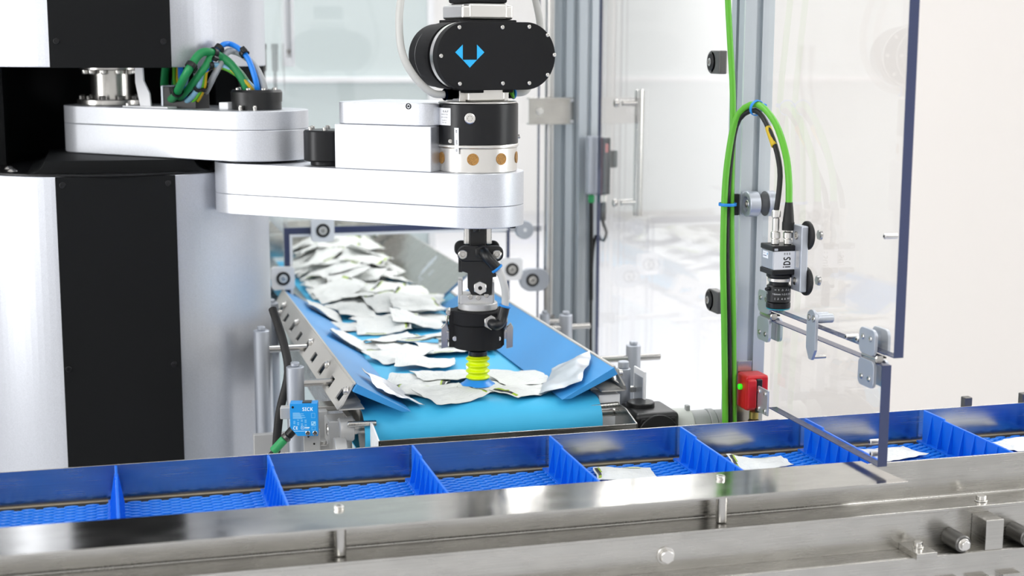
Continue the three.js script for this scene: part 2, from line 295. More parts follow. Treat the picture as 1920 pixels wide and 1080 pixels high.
  // sheet bracket, cable block
  const bp = new THREE.Shape(); bp.moveTo(0, 0); bp.lineTo(0.022, 0); bp.lineTo(0.02, 0.021); bp.lineTo(0.008, 0.04); bp.lineTo(0.007, 0.0625); bp.lineTo(-0.009, 0.0625); bp.lineTo(-0.009, 0.036); bp.closePath();
  mesh('sheet_bracket', merge(T(plate(bp, 0.003, 0.0004), 0.116, 1.405, 0.052), bx(0.085, 0.18, 1.404, 1.4065, 0.028, 0.062)), 'white_paint', in1);
  const cb = new THREE.Shape(); cb.moveTo(-0.033, 0); cb.lineTo(0.033, 0); cb.lineTo(0.033, 0.032); cb.lineTo(0.022, 0.032); cb.absarc(0, 0.032, 0.021, 0, Math.PI, true); cb.lineTo(-0.033, 0.032); cb.closePath();
  const cbm = mesh('cable_block', T(plate(cb, 0.03, 0.0006), 0.186, 1.404, 0.012), 'black_plastic', in1);
  mesh('side_plate', bx(0.148, 0.1525, 1.404, 1.438, 0.01, 0.043), 'anodised', in1);
  screw(in1, [0.09, 1.4065, 0.055], 'y', 0.0035, 0.004, 'bright_steel');
  // cable loom from head through block into the grommet (inner arm coordinates)
  const g0 = A1;
  const loom = [
    ['green_cable', 0.0062, [[0.085, 1.47, 0.0], [0.092, 1.435, 0.012], [0.118, 1.417, 0.03], [0.148, 1.424, 0.046], [0.182, 1.463, 0.05], [0.226, 1.489, 0.044], [0.27, 1.478, 0.03], [g0 - 0.008, 1.444, 0.018], [g0 - 0.006, 1.428, 0.014]], 'thick green cable'],
    ['green_cable', 0.0055, [[0.098, 1.47, -0.012], [0.106, 1.435, 0.004], [0.13, 1.419, 0.024], [0.16, 1.429, 0.036], [0.2, 1.468, 0.034], [0.24, 1.484, 0.028], [0.282, 1.462, 0.018], [g0 - 0.002, 1.428, 0.005]], 'green cable'],
    ['blue_cable', 0.0042, [[0.115, 1.47, 0.0], [0.125, 1.44, 0.008], [0.15, 1.42, 0.02], [0.18, 1.436, 0.03], [0.22, 1.483, 0.022], [0.258, 1.501, 0.016], [0.298, 1.486, 0.018], [g0 + 0.014, 1.45, 0.018], [g0 + 0.014, 1.428, 0.012]], 'blue cable'],
    ['pale_blue_cable', 0.0045, [[0.12, 1.47, -0.015], [0.13, 1.43, 0.01], [0.155, 1.413, 0.034], [0.19, 1.434, 0.042], [0.228, 1.466, 0.044], [0.262, 1.469, 0.034], [0.29, 1.45, 0.015], [g0 + 0.004, 1.426, 0]], 'pale blue cable'],
    ['lime_cable', 0.0028, [[0.106, 1.47, 0.004], [0.115, 1.438, 0.012], [0.16, 1.409, 0.034], [0.2, 1.435, 0.044], [0.238, 1.463, 0.044], [0.268, 1.465, 0.032], [g0 - 0.004, 1.44, 0.014], [g0, 1.426, 0.008]], 'yellow and green striped cable'],
    ['yellow_sleeve', 0.0028, [[0.11, 1.47, 0.0], [0.12, 1.438, 0.01], [0.164, 1.408, 0.03], [0.206, 1.434, 0.041], [0.244, 1.464, 0.04], [0.274, 1.463, 0.028], [g0 + 0.002, 1.438, 0.016], [g0 + 0.004, 1.426, 0.008]], 'yellow cable'],
    ['grey_cable', 0.005, [[0.13, 1.47, -0.02], [0.14, 1.44, -0.01], [0.17, 1.424, 0.01], [0.21, 1.465, 0.01], [0.255, 1.49, 0.006], [0.3, 1.474, 0.006], [g0 + 0.02, 1.44, 0.006], [g0 + 0.018, 1.426, 0.004]], 'grey cable'],
  ];
  const curves = [];
  const shift = (p, i, n) => [p[0] + (p[0] < 0.2 ? 0.034 : p[0] < 0.245 ? 0.034 * (0.245 - p[0]) / 0.045 : 0), p[1], p[2]];
  for (const [m, r, raw, label] of loom) { // the loop swings out past the column head
    const c0 = new THREE.CatmullRomCurve3(raw.map((p) => V(...shift(p)))), pts = [];
    for (let i = 0; i <= 26; i++) { const p = c0.getPoint(i / 26); if (i > 8) { let d = 0; while (Math.hypot(p.x + d * 0.673, p.z + d * 0.739) < 0.262 + r && d < 0.2) d += 0.002; d *= Math.min(1, Math.max(0, (p.y - 1.415) / 0.045)); p.x += d * 0.673; p.z += d * 0.739; } pts.push(p.toArray()); }
    mesh('cable', tube(pts, r, 80, 10), m, in1).userData.label = label; curves.push(new THREE.CatmullRomCurve3(pts.map((p) => V(...p)))); }
  // cable ties and little black clips round the bundle
  for (const [ci, u, r] of [[0, 0.42, 0.0072], [0, 0.62, 0.0072], [2, 0.63, 0.0058], [2, 0.8, 0.0058], [3, 0.52, 0.006], [3, 0.68, 0.006], [0, 0.76, 0.0074], [5, 0.55, 0.004], [2, 0.25, 0.006], [0, 0.2, 0.008]]) {
    const c = curves[ci], p = c.getPointAt(u), d = c.getTangentAt(u); const o = mesh('cable_tie', merge(T(along(lathe([[r, -0.0035], [r + 0.0014, -0.0035], [r + 0.0014, 0.0035], [r, 0.0035], [r, -0.0035]], 16), 'z')), bx(-0.004, 0.004, r, r + 0.005, -0.005, 0.005)), 'black_plastic', in1);
    o.position.copy(p); o.quaternion.setFromUnitVectors(V(0, 0, 1), d);
  }
  // outer arm
  const A2 = Math.hypot(J3[0] - J2[0], J3[1] - J2[1]), t2 = Math.atan2(-(J3[1] - J2[1]), J3[0] - J2[0]);
  const out = mesh('outer_arm', slab(stadium(0, A2, 0.0645), 1.2815, 0.0455, 0.0008, 40), 'silver_coat', t); out.position.set(...W(J2[0], 0, J2[1])); out.rotation.y = t2;
  mesh('arm_cover', slab(stadium(0, A2, 0.0645), 1.252, 0.0292, 0.0008, 40), 'silver_coat', out);
  for (const [x, z] of [[A2 - 0.05, 0.022], [A2 + 0.02, 0.042], [A2 + 0.045, -0.02]]) screw(out, [x, 1.252, z], 'y', 0.0045, 0.006, 'black_anodised', 'screw', true);
  // gearbox cover box on the outer arm
  mesh('gear_cover', bx(0.178, 0.3345, 1.327, 1.3902, -0.062, 0.0635, 0.0015), 'silver_coat', out);
  mesh('gear_lid', slab(rrect(0.1775, 0.3365, -0.0645, 0.0645, 0.022), 1.3905, 0.0305, 0.0012), 'silver_coat', out);
  { const q = mesh('plug', T(along(merge(lathe([[0.0042, 0], [0.0042, 0.0012], [0.003, 0.0012], [0.003, 0]], 20), cyl(0.0016, 0, 0.0012, 12)), 'z'), 0.3, 1.417, 0.0643), 'black_anodised', out); }
  // small motor between elbow and gear cover
  const mo = mesh('arm_motor', T(merge(cyl(0.0335, 0.0065, 0.0515, 40, 0.002), cyl(0.024, 0, 0.007, 32)), 0.138, 1.327, 0.022), 'black_anodised', out);
  for (let k = 0; k < 6; k++) { const a = k * Math.PI / 3 + 0.5; screw(out, [0.138 + 0.025 * Math.sin(a), 1.3785, 0.022 + 0.025 * Math.cos(a)], 'y', 0.0035, 0.005, 'steel'); }
  // spindle housing at the tool end; turned so that +z looks at the camera side
  const SH = new THREE.Group();
  const sp = mesh('spindle_housing', merge(cyl(0.0565, 1.3655, 1.4212, 64, 0.001)), 'black_anodised', t); sp.position.set(...W(J3[0], 0, J3[1])); sp.rotation.y = -14 * R;
  mesh('lower_ring', merge(cyl(0.0572, 1.361, 1.3655, 64), cyl(0.0548, 1.327, 1.361, 64)), 'bright_steel', sp);
  mesh('top_ring', cyl(0.0545, 1.4212, 1.4235, 64), 'bright_steel', sp);
  const cork = canvasTex(64, 64, (c, w, h) => { c.fillStyle = '#b88a48'; c.fillRect(0, 0, w, h); for (let i = 0; i < 500; i++) { const k = Math.floor(rr(90, 200)); c.fillStyle = `rgb(${k},${Math.floor(k * 0.72)},${Math.floor(k * 0.36)})`; c.fillRect(rr(0, w), rr(0, h), rr(1, 4), rr(1, 3)); } });
  const corkM = M('cork_print', 0xffffff, 0.5, 0.3, { map: cork });
  for (const a of [-66, -7, 36, 79, 122, 165]) { const d = mesh('brass_plug', along(cyl(0.0082, 0, 0.0012, 28, 0.0002), 'z'), corkM, sp); d.position.set(0.0544 * Math.sin(a * R), 1.3462, 0.0544 * Math.cos(a * R)); d.rotation.y = a * R; }
  { const s = screw(sp, [0.0563 * Math.sin(-11 * R), 1.402, 0.0563 * Math.cos(-11 * R)], 'z', 0.0074, 0.003, 'bright_steel'); }
  screw(sp, [0.0563 * Math.sin(-42 * R), 1.3705, 0.0563 * Math.cos(-42 * R)], 'z', 0.0028, 0.002, 'bright_steel');
  screw(sp, [0.0563, 1.3745, 0], 'x', 0.003, 0.003, 'steel');
  const ltex = canvasTex(128, 128, (c, w, h) => { c.fillStyle = '#f2f3f6'; c.fillRect(0, 0, w, h); c.fillStyle = '#333'; c.font = 'bold 20px sans-serif'; c.fillText('G.A.F', 62, 32); c.font = '12px sans-serif'; c.fillText('2404 01103', 44, 52); c.fillText('1:20 1.4 Nm', 40, 74); c.fillText('Typ 80-2', 52, 96); c.fillText('SN 118', 56, 114); });
  mesh('label', T(new THREE.CylinderGeometry(0.0567, 0.0567, 0.0235, 12, 1, true, -74 * R, 33 * R), 0, 1.4035, 0), M('label_print', 0xffffff, 0.5, 0, { map: ltex }), sp).userData.label = 'white type label with small black print';
  const stex = canvasTex(48, 256, (c, w, h) => { c.fillStyle = '#eceef2'; c.fillRect(0, 0, w, h); c.save(); c.translate(16, 0); c.rotate(Math.PI / 2); c.fillStyle = '#222'; c.font = 'bold 22px sans-serif'; c.fillText('B3', 22, 0); c.fillText('OUT', 118, 0); c.fillText('S3', 206, 0); c.restore(); });
  const sM = M('strip_print', 0xffffff, 0.5, 0, { map: stex });
  mesh('label', T(new THREE.CylinderGeometry(0.0576, 0.0568, 0.036, 6, 1, true, -34 * R, 7 * R), 0, 1.371, 0), sM, sp).userData.label = 'narrow white strip label across the ring';
  // square spindle and blocks above and below the drive head
  const sq = mesh('spindle', merge(bx(-0.029, 0.029, 1.4235, 1.445, -0.029, 0.029, 0.004), bx(-0.0385, -0.028, 1.4235, 1.439, -0.02, 0.02), bx(0.028, 0.0385, 1.4235, 1.439, -0.02, 0.02)), 'bright_steel', t); sq.position.copy(sp.position); sq.rotation.y = 13 * R;
  mesh('upper_block', merge(bx(-0.0395, 0.0395, 1.5347, 1.5545, -0.032, 0.032, 0.004), bx(-0.03, 0.03, 1.535, 1.557, -0.034, 0.034, 0.004)), 'bright_steel', sq);
  mesh('end_cap', merge(bx(-0.031, 0.031, 1.5572, 1.585, -0.03, 0.03, 0.003)), 'black_print', sq);
  mesh('top_plate', bx(-0.043, 0.043, 1.525, 1.5345, -0.034, 0.034), 'black_print', sq);
  // drive head: flat oval housing with layers
  const hd = mesh('drive_head', T(plate(stadium(-0.045, 0.045, 0.0458), 0.014, 0.0008, 32), 0, 0, 0.036), 'black_print', t); hd.position.set(...W(J3[0] + 0.004, 1.4858, J3[1])); hd.rotation.y = 13 * R;
  const layer = (n, m, z0, z1, r, x0 = -0.045, x1 = 0.045) => mesh(n, T(plate(stadium(x0, x1, r), z1 - z0, 0.0006, 32), 0, 0, z0), m, hd);
  layer('silver_ring', 'bright_steel', 0.026, 0.0362, 0.0452); layer('groove', 'black_anodised', 0.018, 0.0262, 0.043); layer('motor_body', 'black_print', -0.022, 0.0182, 0.0452); layer('thin_ring', 'bright_steel', -0.025, -0.0218, 0.0442); layer('back_cap', 'black_print', -0.046, -0.0248, 0.0436);
  mesh('bottom_block', merge(bx(-0.04, -0.012, -0.05, -0.038, -0.03, 0.034), bx(0.02, 0.036, -0.05, -0.04, -0.01, 0.03)), 'black_print', hd);
  const zx = (x) => (x - 992) / 5.4 * 0.000733 / 0.885, zy = (y) => (567 - y) / 5.4 * 0.000733;
  for (const [x, y] of [[614, 287], [1040, 283], [1310, 275], [1500, 355], [1572, 555], [1502, 757], [1314, 838], [1045, 838], [618, 838], [437, 565]]) screw(hd, [zx(x), zy(y), 0.0499], 'z', 0.0027, 0.0018, 'bright_steel');
  for (const tri of [[[648, 455], [575, 530], [648, 603]], [[788, 603], [860, 530], [788, 455]], [[648, 603], [717, 680], [788, 603]]]) mesh('emblem', T(plate(poly(tri.map(([x, y]) => [zx(x), zy(y)])), 0.0006, 0), 0, 0, 0.05), 'logo_blue', hd);
  // air hoses with push fittings
  const hose = (s, pts) => { const h = mesh('air_hose', tube(pts, 0.0052, 60, 12), 'white_hose', sq); };
  hose(-1, [[-0.058, 1.4335, 0.012], [-0.078, 1.436, 0.018], [-0.102, 1.456, 0.016], [-0.118, 1.487, 0.01], [-0.1205, 1.53, 0.004], [-0.113, 1.575, 0], [-0.1, 1.62, 0]]);
  hose(1, [[0.055, 1.4335, 0.0], [0.075, 1.436, 0.0], [0.092, 1.452, -0.012], [0.108, 1.485, -0.02], [0.11, 1.53, -0.02], [0.1, 1.57, -0.018], [0.085, 1.62, -0.01]]);
  for (const s of [-1, 1]) { const z = s < 0 ? 0.012 : 0; mesh('hose_fitting', T(along(merge(cyl(0.0065, 0.038, 0.046, 6), cyl(0.0072, 0.045, 0.055, 20)), 'x').scale(s, 1, 1), 0, 1.4335, z), 'black_anodised', sq); mesh('release_ring', T(along(cyl(0.0082, 0.055, 0.058, 20), 'x').scale(s, 1, 1), 0, 1.4335, z), 'tie_blue', sq); }
  mesh('earth_wire', tube([[0.044, 1.437, 0.012], [0.046, 1.43, 0.018], [0.05, 1.429, 0.012], [0.05, 1.442, 0.006]], 0.0018, 20, 8), 'lime_cable', sq);
}

// ---------- suction gripper ----------
const SUCK = [0.511, 1.0195, -2.03];
{
  const t = thing('suction_gripper', 'black suction gripper with yellow bellows and blue cup hanging from the arm', 'gripper', SUCK, -14 * R);
  const H = (px) => 1.2 - (px - 487.5) * 0.000768 - SUCK[1], K = 0.00076;
  const gx = (zx) => (zx - 347) / 3 * K, gy = (zy) => H(400 + zy / 3);   // from close-up measurements to metres
  mesh('rack_shaft', bx(-0.0115, 0.0115, gy(330), 1.2515 - SUCK[1], -0.012, 0.012), 'black_plastic', t);
  for (const s of [-1, 1]) { const rk = []; rk.push(bx(s * 0.0116, s * 0.0185, gy(172), 1.2514 - SUCK[1], -0.008, 0.008)); for (let k = 0; k < 9; k++) rk.push(bx(s * 0.0186, s * 0.0198, gy(172) + 0.001 + k * 0.0026, gy(172) + 0.0022 + k * 0.0026, -0.007, 0.007, 0.0002)); mesh('rack', merge(rk), 'bright_steel', t); }
  const ear = () => { const s = rrect(gx(235), gx(488), gy(258), gy(172), 0.0095); return s; };
  mesh('clamp_plate', T(plate(ear(), 0.007, 0.0012), 0, 0, 0.0175), 'black_plastic', t);
  mesh('clamp_plate', T(plate(rrect(gx(215), gx(470), gy(250), gy(164), 0.0095), 0.007, 0.0012), 0, 0, -0.0245), 'black_plastic', t);
  for (const x of [gx(265), gx(452)]) { mesh('clamp_pin', T(along(cyl(0.0045, -0.0235, 0.0235, 20), 'z'), x, gy(217), 0), 'steel', t); screw(t, [x, gy(217), 0.0245], 'z', 0.0066, 0.004, 'steel'); }
  mesh('tilt_body', merge(T(plate(poly([[gx(252), gy(252)], [gx(252), gy(312)], [gx(290), gy(325)], [gx(290), gy(405)], [gx(310), gy(442)], [gx(425), gy(442)], [gx(430), gy(348)], [gx(450), gy(345)], [gx(450), gy(318)], [gx(437), gy(310)], [gx(437), gy(252)]]), 0.026, 0.0008), 0, 0, -0.006), bx(gx(238), gx(262), gy(335), gy(250), -0.02, -0.005)), 'black_plastic', t);
  mesh('pivot_nut', T(along(merge(flatLathe([[0.0032, 0.005], [0.009, 0.005], [0.0098, 0.0042], [0.0098, 0]], 6), flatLathe([[0.0032, 0.005], [0.0032, 0]], 16)), 'z'), gx(360), gy(405), 0.0195), 'bright_steel', t);
  mesh('adapter', merge(bx(gx(236), gx(262), gy(500), gy(368), -0.018, 0.012), bx(gx(418), gx(440), gy(500), gy(380), -0.018, 0.012), bx(gx(250), gx(432), gy(500), gy(448), -0.018, 0.018), T(cyl(0.028, gy(537), gy(495), 48, 0.0015), 0, 0, 0)), 'cast_alu', t);
  for (const [x, y] of [[305, 458], [350, 462], [395, 448]]) screw(t, [gx(x), gy(y), 0.018], 'z', 0.0035, 0.0015, 'steel');
  mesh('body', merge(cyl(0.0372, gy(615), gy(538), 56, 0.0015), cyl(0.0362, gy(750), gy(615), 56, 0.0015), bx(gx(185), gx(250), gy(745), gy(540), -0.014, 0.014), bx(gx(445), gx(495), gy(735), gy(545), -0.014, 0.014)), 'black_print', t);
  for (const s of [-1, 1]) {
    const x = s < 0 ? gx(184) : gx(498);
    const lv = mesh('toggle_latch', merge(T(plate(poly([[-0.004, 0], [0.005, 0.002], [0.0055, 0.03], [0.002, 0.036], [-0.004, 0.03]]), 0.012, 0.0004), x + s * 0.0065, gy(755), -0.002).rotateX(0), tube([[x, gy(650), 0.012], [x + s * 0.003, gy(600), 0.014], [x + s * 0.002, gy(565), 0.012], [x - s * 0.001, gy(550), 0.01]], 0.0012, 16, 6), tube([[x, gy(650), -0.006], [x + s * 0.003, gy(600), -0.006], [x + s * 0.002, gy(565), -0.006], [x - s * 0.001, gy(550), -0.006]], 0.0012, 16, 6), T(along(cyl(0.004, -0.012, 0.014, 16), 'z'), x, gy(552), 0), bx(x - 0.003, x + 0.003, gy(700), gy(655), -0.008, 0.013)), 'steel', t);
    mesh('rivet', T(along(cyl(0.0035, 0, 0.003, 16), 'z'), x - s * 0.009, gy(692), 0.0165), 'bright_steel', t);
  }
  mesh('neck', merge(cyl(0.0105, gy(772), gy(748), 24), cyl(0.0134, gy(802), gy(770), 32)), 'black_plastic', t);
  const bp = [], y0 = gy(940), y1 = gy(801), n = 4; for (let i = 0; i <= n * 12; i++) { const u = i / (n * 12); const w = Math.pow(0.5 - 0.5 * Math.cos(u * n * 2 * Math.PI), 1.4); bp.push([0.0136 + 0.0038 * w * (u > 0.98 || u < 0.02 ? 0.5 : 1), y0 + (y1 - y0) * u]); }
  bp.unshift([0, y0]); bp.push([0, y1]);
  mesh('bellows', lathe(bp, 48), 'bellows_yellow', t).userData.label = 'neon yellow ribbed rubber bellows';
  mesh('suction_cup', lathe([[0, 0.004], [0.018, 0.0035], [0.0246, 0.0], [0.0247, 0.0012], [0.0205, 0.0035], [0.0155, 0.009], [0.0145, y0 - 0.0005], [0.0142, y0], [0, y0]], 48), 'cup_blue', t).userData.label = 'blue rubber suction lip';
  // two elbow fittings joined by a white hose
  const f1 = mesh('elbow_fitting', merge(tube([[gx(375), gy(205), 0.024], [gx(385), gy(208), 0.036], [gx(400), gy(225), 0.041], [gx(452), gy(285), 0.042]], 0.0074, 24, 16), T(along(cyl(0.0105, 0, 0.005, 6), 'z'), gx(370), gy(205), 0.0245)), 'black_plastic', t);
  mesh('release_ring', rod([gx(448), gy(281), 0.042], [gx(457), gy(292), 0.042], 0.0089, 20), 'tie_blue', f1);
  const f2 = mesh('elbow_fitting', merge(tube([[gx(495), gy(500), 0.034], [gx(480), gy(560), 0.036], [gx(468), gy(590), 0.039], [gx(445), gy(598), 0.042], [gx(425), gy(592), 0.036], [gx(422), gy(590), 0.03]], 0.0076, 28, 16)), 'black_plastic', t);
  mesh('threaded_nut', T(along(cyl(0.0105, 0, 0.006, 6), 'z'), gx(420), gy(588), 0.033), 'steel', f2);
  mesh('release_ring', rod([gx(497), gy(492), 0.034], [gx(494), gy(503), 0.034], 0.009, 20), 'tie_blue', f2);
  mesh('air_hose', tube([[gx(452), gy(286), 0.042], [gx(475), gy(325), 0.042], [gx(494), gy(390), 0.04], [gx(499), gy(440), 0.036], [gx(497), gy(498), 0.034]], 0.0052, 40, 12), 'white_hose', t);
}

// ---------- belt conveyor ----------
const BT = 1.012;
{
  const Zf = -1.925, Zb = -3.42;
  const t = thing('belt_conveyor', 'sky blue belt conveyor with slanted blue side guides under the robot arm', 'conveyor', [0.497, 0, -2.6]);
  const ox = 0.497, oz = -2.6; const L = (x0, x1, y0, y1, z0, z1, r) => bx(x0 - ox, x1 - ox, y0, y1, z0 - oz, z1 - oz, r);
  { // closed belt loop round two end rollers
    const r = 0.034, s = new THREE.Shape(), a = Zb - oz + r, b = Zf - oz - r, yc = BT - r;
    s.moveTo(-b, yc + r); s.lineTo(-a, yc + r); s.absarc(-a, yc, r, Math.PI / 2, -Math.PI / 2, true); s.lineTo(-b, yc - r); s.absarc(-b, yc, r, -Math.PI / 2, -1.5 * Math.PI, true);
    const h = new THREE.Path(); const q = r - 0.002; h.moveTo(-b, yc + q); h.absarc(-b, yc, q, Math.PI / 2, 1.5 * Math.PI, false); h.lineTo(-a, yc - q); h.absarc(-a, yc, q, -Math.PI / 2, Math.PI / 2, false); s.holes.push(h);
    const g = new THREE.ExtrudeGeometry(s, { depth: 0.336, bevelEnabled: false, curveSegments: 20 }).rotateY(Math.PI / 2);
    mesh('belt', T(uvm(g), -0.168, 0, 0), 'belt_blue', t);
    for (const z of [a, b]) mesh('roller', T(along(cyl(q - 0.0006, -0.167, 0.167, 32), 'x'), 0, yc, z), 'steel', t);
    mesh('axle', T(along(cyl(0.009, -0.215, 0.205, 20), 'x'), 0, yc + 0.008, b), 'steel', t);
    mesh('bed', L(0.335, 0.659, 0.962, 0.975, -3.3, -2.0), 'stainless', t);
    for (const x of [-0.185, 0.185]) mesh('side_rail', bx(x - 0.004, x + 0.004, 0.955, 1.004, a + 0.02, b + 0.005), 'stainless', t);
    for (const [x, z] of [[0.33, -2.2], [0.66, -2.2], [0.33, -3.2], [0.66, -3.2]]) mesh('leg', L(x - 0.02, x + 0.02, 0, 0.955, z - 0.02, z + 0.02, 0.003), 'anodised', t);
  }
  // slanted guide boards and the folded sheet rails that carry them
  for (const s of [-1, 1]) {
    const xi = s < 0 ? 0.389 : 0.6055, xo = s < 0 ? 0.317 : 0.681, z0 = -2.70, z1 = s < 0 ? -1.912 : -1.926;
    const dx = xo - xi, dy = 0.0415, n = Math.hypot(dx, dy), nx = -dy / n * s * 0.0115, ny = -Math.abs(dx) / n * 0.0115;
    const P2 = [[xi, 1.0155], [xo, 1.057], [xo + nx * -1, 1.057 + ny], [xi + nx * -1 + dx * 0.1, 1.0155 + ny + 0.0105]];
    const outl = poly(P2.map(([x, y]) => [x - ox, y]));
    mesh('guide_board', T(plate(outl, z1 - z0, 0.0004), 0, 0, z0 - oz), 'guide_blue', t);
    // sheet rail: vertical web with windows, top lip and inward foot
    const xw = xo + s * 0.0022, w = [];
    const web = new THREE.Shape(); const za = -2.711 - oz, zb = z1 - 0.008 - oz; web.moveTo(za, 1.02); web.lineTo(zb - 0.008, 1.02); web.lineTo(zb, 1.028); web.lineTo(zb, 1.056); web.lineTo(za, 1.056); web.closePath();
    for (let k = 0; k < 9; k++) { const zc = zb - 0.03 - k * 0.085; const hh = new THREE.Path(); const y = 1.026; hh.moveTo(zc - 0.02, y); hh.lineTo(zc - 0.012, y + 0.015); hh.lineTo(zc + 0.014, y + 0.015); hh.lineTo(zc + 0.006, y); hh.closePath(); web.holes.push(hh); }
    const wg = new THREE.ExtrudeGeometry(web, { depth: 0.0025, bevelEnabled: false }).rotateY(-Math.PI / 2);
    const sl = s * 0.02; // web leans outward towards its foot
    const pos = wg.attributes.position; for (let i = 0; i < pos.count; i++) pos.setX(i, pos.getX(i) + (1.056 - pos.getY(i)) / 0.036 * sl);
    wg.computeVertexNormals();
    const foot = [xw + sl, xo - s * 0.012].sort();
    const rl = mesh('sheet_rail', merge(T(uvm(wg), xw - ox + (s < 0 ? 0 : 0.0025), 0, 0), L(foot[0], foot[1], 1.0185, 1.0205, -2.711, z1 - 0.016), L(xo - 0.001, xw + s * 0.0015, 1.0555, 1.0585, -2.711, z1 - 0.004), L(Math.min(xo - s * 0.014, xo - s * 0.012), Math.max(xo - s * 0.014, xo - s * 0.012), 0.985, 1.0205, -2.711, z1 - 0.06)), 'blasted_stainless', t);
    for (let k = 0; k < 5; k++) { const b = mesh('bolt', hexG(0.005, 0.006), 'bright_steel', rl); b.position.set(xw + sl * 0.32 - ox + s * 0.002, 1.046, z1 - 0.0135 - k * 0.17 - oz); b.rotation.z = -s * Math.PI / 2; }
    mesh('end_bracket', T(rod([xi - s * -0.045 - ox, 0.9995, z1 - 0.012 - oz], [xo + s * 0.012 - ox, 1.0005, z1 - 0.012 - oz], 0.004, 8), 0, 0, 0), 'stainless', t);
  }
  // stainless chute behind the portal
  for (const s of [-1, 1]) { const xi = s < 0 ? 0.375 : 0.6, xo = s < 0 ? 0.30 : 0.672; mesh('chute_wall', T(plate(poly([[xi - ox, 1.016], [xo - ox, 1.076], [xo - ox + s * 0.006, 1.074], [xi - ox + s * 0.006, 1.0135]]), 0.69, 0.0003), 0, 0, -3.42 - oz), 'wall_stainless', t); }
  mesh('chute_end', L(0.30, 0.68, 1.015, 1.10, -3.44, -3.432), 'stainless', t);
  // support posts with cross rods and clamp collars, robot side
  const support = (x, z, top, r, rods) => { const p = mesh('support_post', T(merge(cyl(r, 0, top, 28), cyl(r * 0.55, top, top + 0.006, 6)), x - ox, 0, z - oz), 'anodised', t); for (const [xa, xb, y] of rods) mesh('cross_rod', rod([xa - ox, y, z - oz], [xb - ox, y, z - oz], 0.0052, 14), 'steel', t); };
  support(0.2525, -2.05, 1.056, 0.0125, [[0.262, 0.308, 1.031]]);
  support(0.232, -2.3, 1.062, 0.0125, [[0.232, 0.303, 1.031]]);
  support(0.283, -2.62, 1.05, 0.0125, [[0.283, 0.303, 1.03]]);
  support(0.7915, -2.15, 1.040, 0.0115, [[0.683, 0.782, 1.019], [0.801, 0.836, 1.019]]);
  support(0.766, -2.42, 1.042, 0.0115, [[0.683, 0.757, 1.019], [0.775, 0.81, 1.02]]);
  support(0.8, -2.66, 1.0, 0.01, [[0.70, 0.83, 0.985]]);
  // bearing blocks and brackets beside the front roller
  const bl = mesh('bearing_block', merge(L(0.283, 0.312, 0.945, 1.0, -1.99, -1.945), T(along(cyl(0.017, 0, 0.02, 8), 'x'), 0.296 - ox, 0.988, -1.945 - oz), L(0.271, 0.3, 0.93, 0.968, -1.99, -1.946), T(along(cyl(0.026, 0, 0.016, 28), 'x'), 0.287 - ox, 0.955, -1.93 - oz), L(0.272, 0.288, 0.96, 1.005, -2.0, -1.985)), 'cast_alu', t);
  hexBolt(t, [0.274 - ox, 0.969, -1.945 - oz], 'y', 0.006, 0.006);
  mesh('cross_bar', merge(L(0.25, 0.318, 1.0005, 1.0085, -2.03, -2.0), rod([0.255 - ox, 0.995, -2.045 - oz], [0.32 - ox, 0.995, -2.045 - oz], 0.005)), 'steel', t);
  mesh('bearing_block', merge(L(0.668, 0.7, 0.955, 1.012, -1.985, -1.952), L(0.668, 0.7, 1.0, 1.011, -2.05, -1.985), T(cyl(0.011, 1.0, 1.02, 24), 0.676 - ox, 0, -2.0 - oz)), 'white_paint', t);
  mesh('frame_plate', L(0.20, 0.33, 0.55, 0.94, -2.14, -2.128), 'cast_alu', t);
}
// stainless drip tray in front of the belt
{
  const t = thing('drip_tray', 'shallow stainless tray below the front end of the blue belt', 'tray', [0.514, 0.9, -1.87]);
  const L = (x0, x1, y0, y1, z0, z1) => bx(x0 - 0.514, x1 - 0.514, y0 - 0.9, y1 - 0.9, z0 + 1.87, z1 + 1.87, 0.0005);
  mesh('front_wall', L(0.3345, 0.6925, 0.9, 0.9925, -1.861, -1.859), 'stainless', t);
  const side = () => plate(poly([[-1.859, 0.9], [-1.859, 0.9925], [-1.905, 1.003], [-1.946, 1.003], [-1.946, 0.9]].map(([z, y]) => [-(z + 1.87), y - 0.9])), 0.002, 0.0003).rotateY(Math.PI / 2);
  mesh('side_wall', T(side(), 0.6905 - 0.514, 0, 0), 'wall_stainless', t);
  const sl = plate((() => { const s = poly([[-1.859, 0.9], [-1.859, 0.9925], [-1.905, 1.003], [-1.918, 1.003], [-1.918, 0.9]].map(([z, y]) => [-(z + 1.87), y - 0.9])); for (const z of [0.005, 0.022, 0.036]) { const h = new THREE.Path(); h.moveTo(z, 0.03); h.lineTo(z + 0.003, 0.03); h.lineTo(z + 0.003, 0.085); h.lineTo(z, 0.085); h.closePath(); s.holes.push(h); } return s; })(), 0.002, 0.0003).rotateY(Math.PI / 2);
  mesh('side_wall', T(sl, 0.3345 - 0.514, 0, 0), 'white_paint', t);
  mesh('tray_floor', L(0.3345, 0.6925, 0.898, 0.9, -1.955, -1.859), 'stainless', t);
}
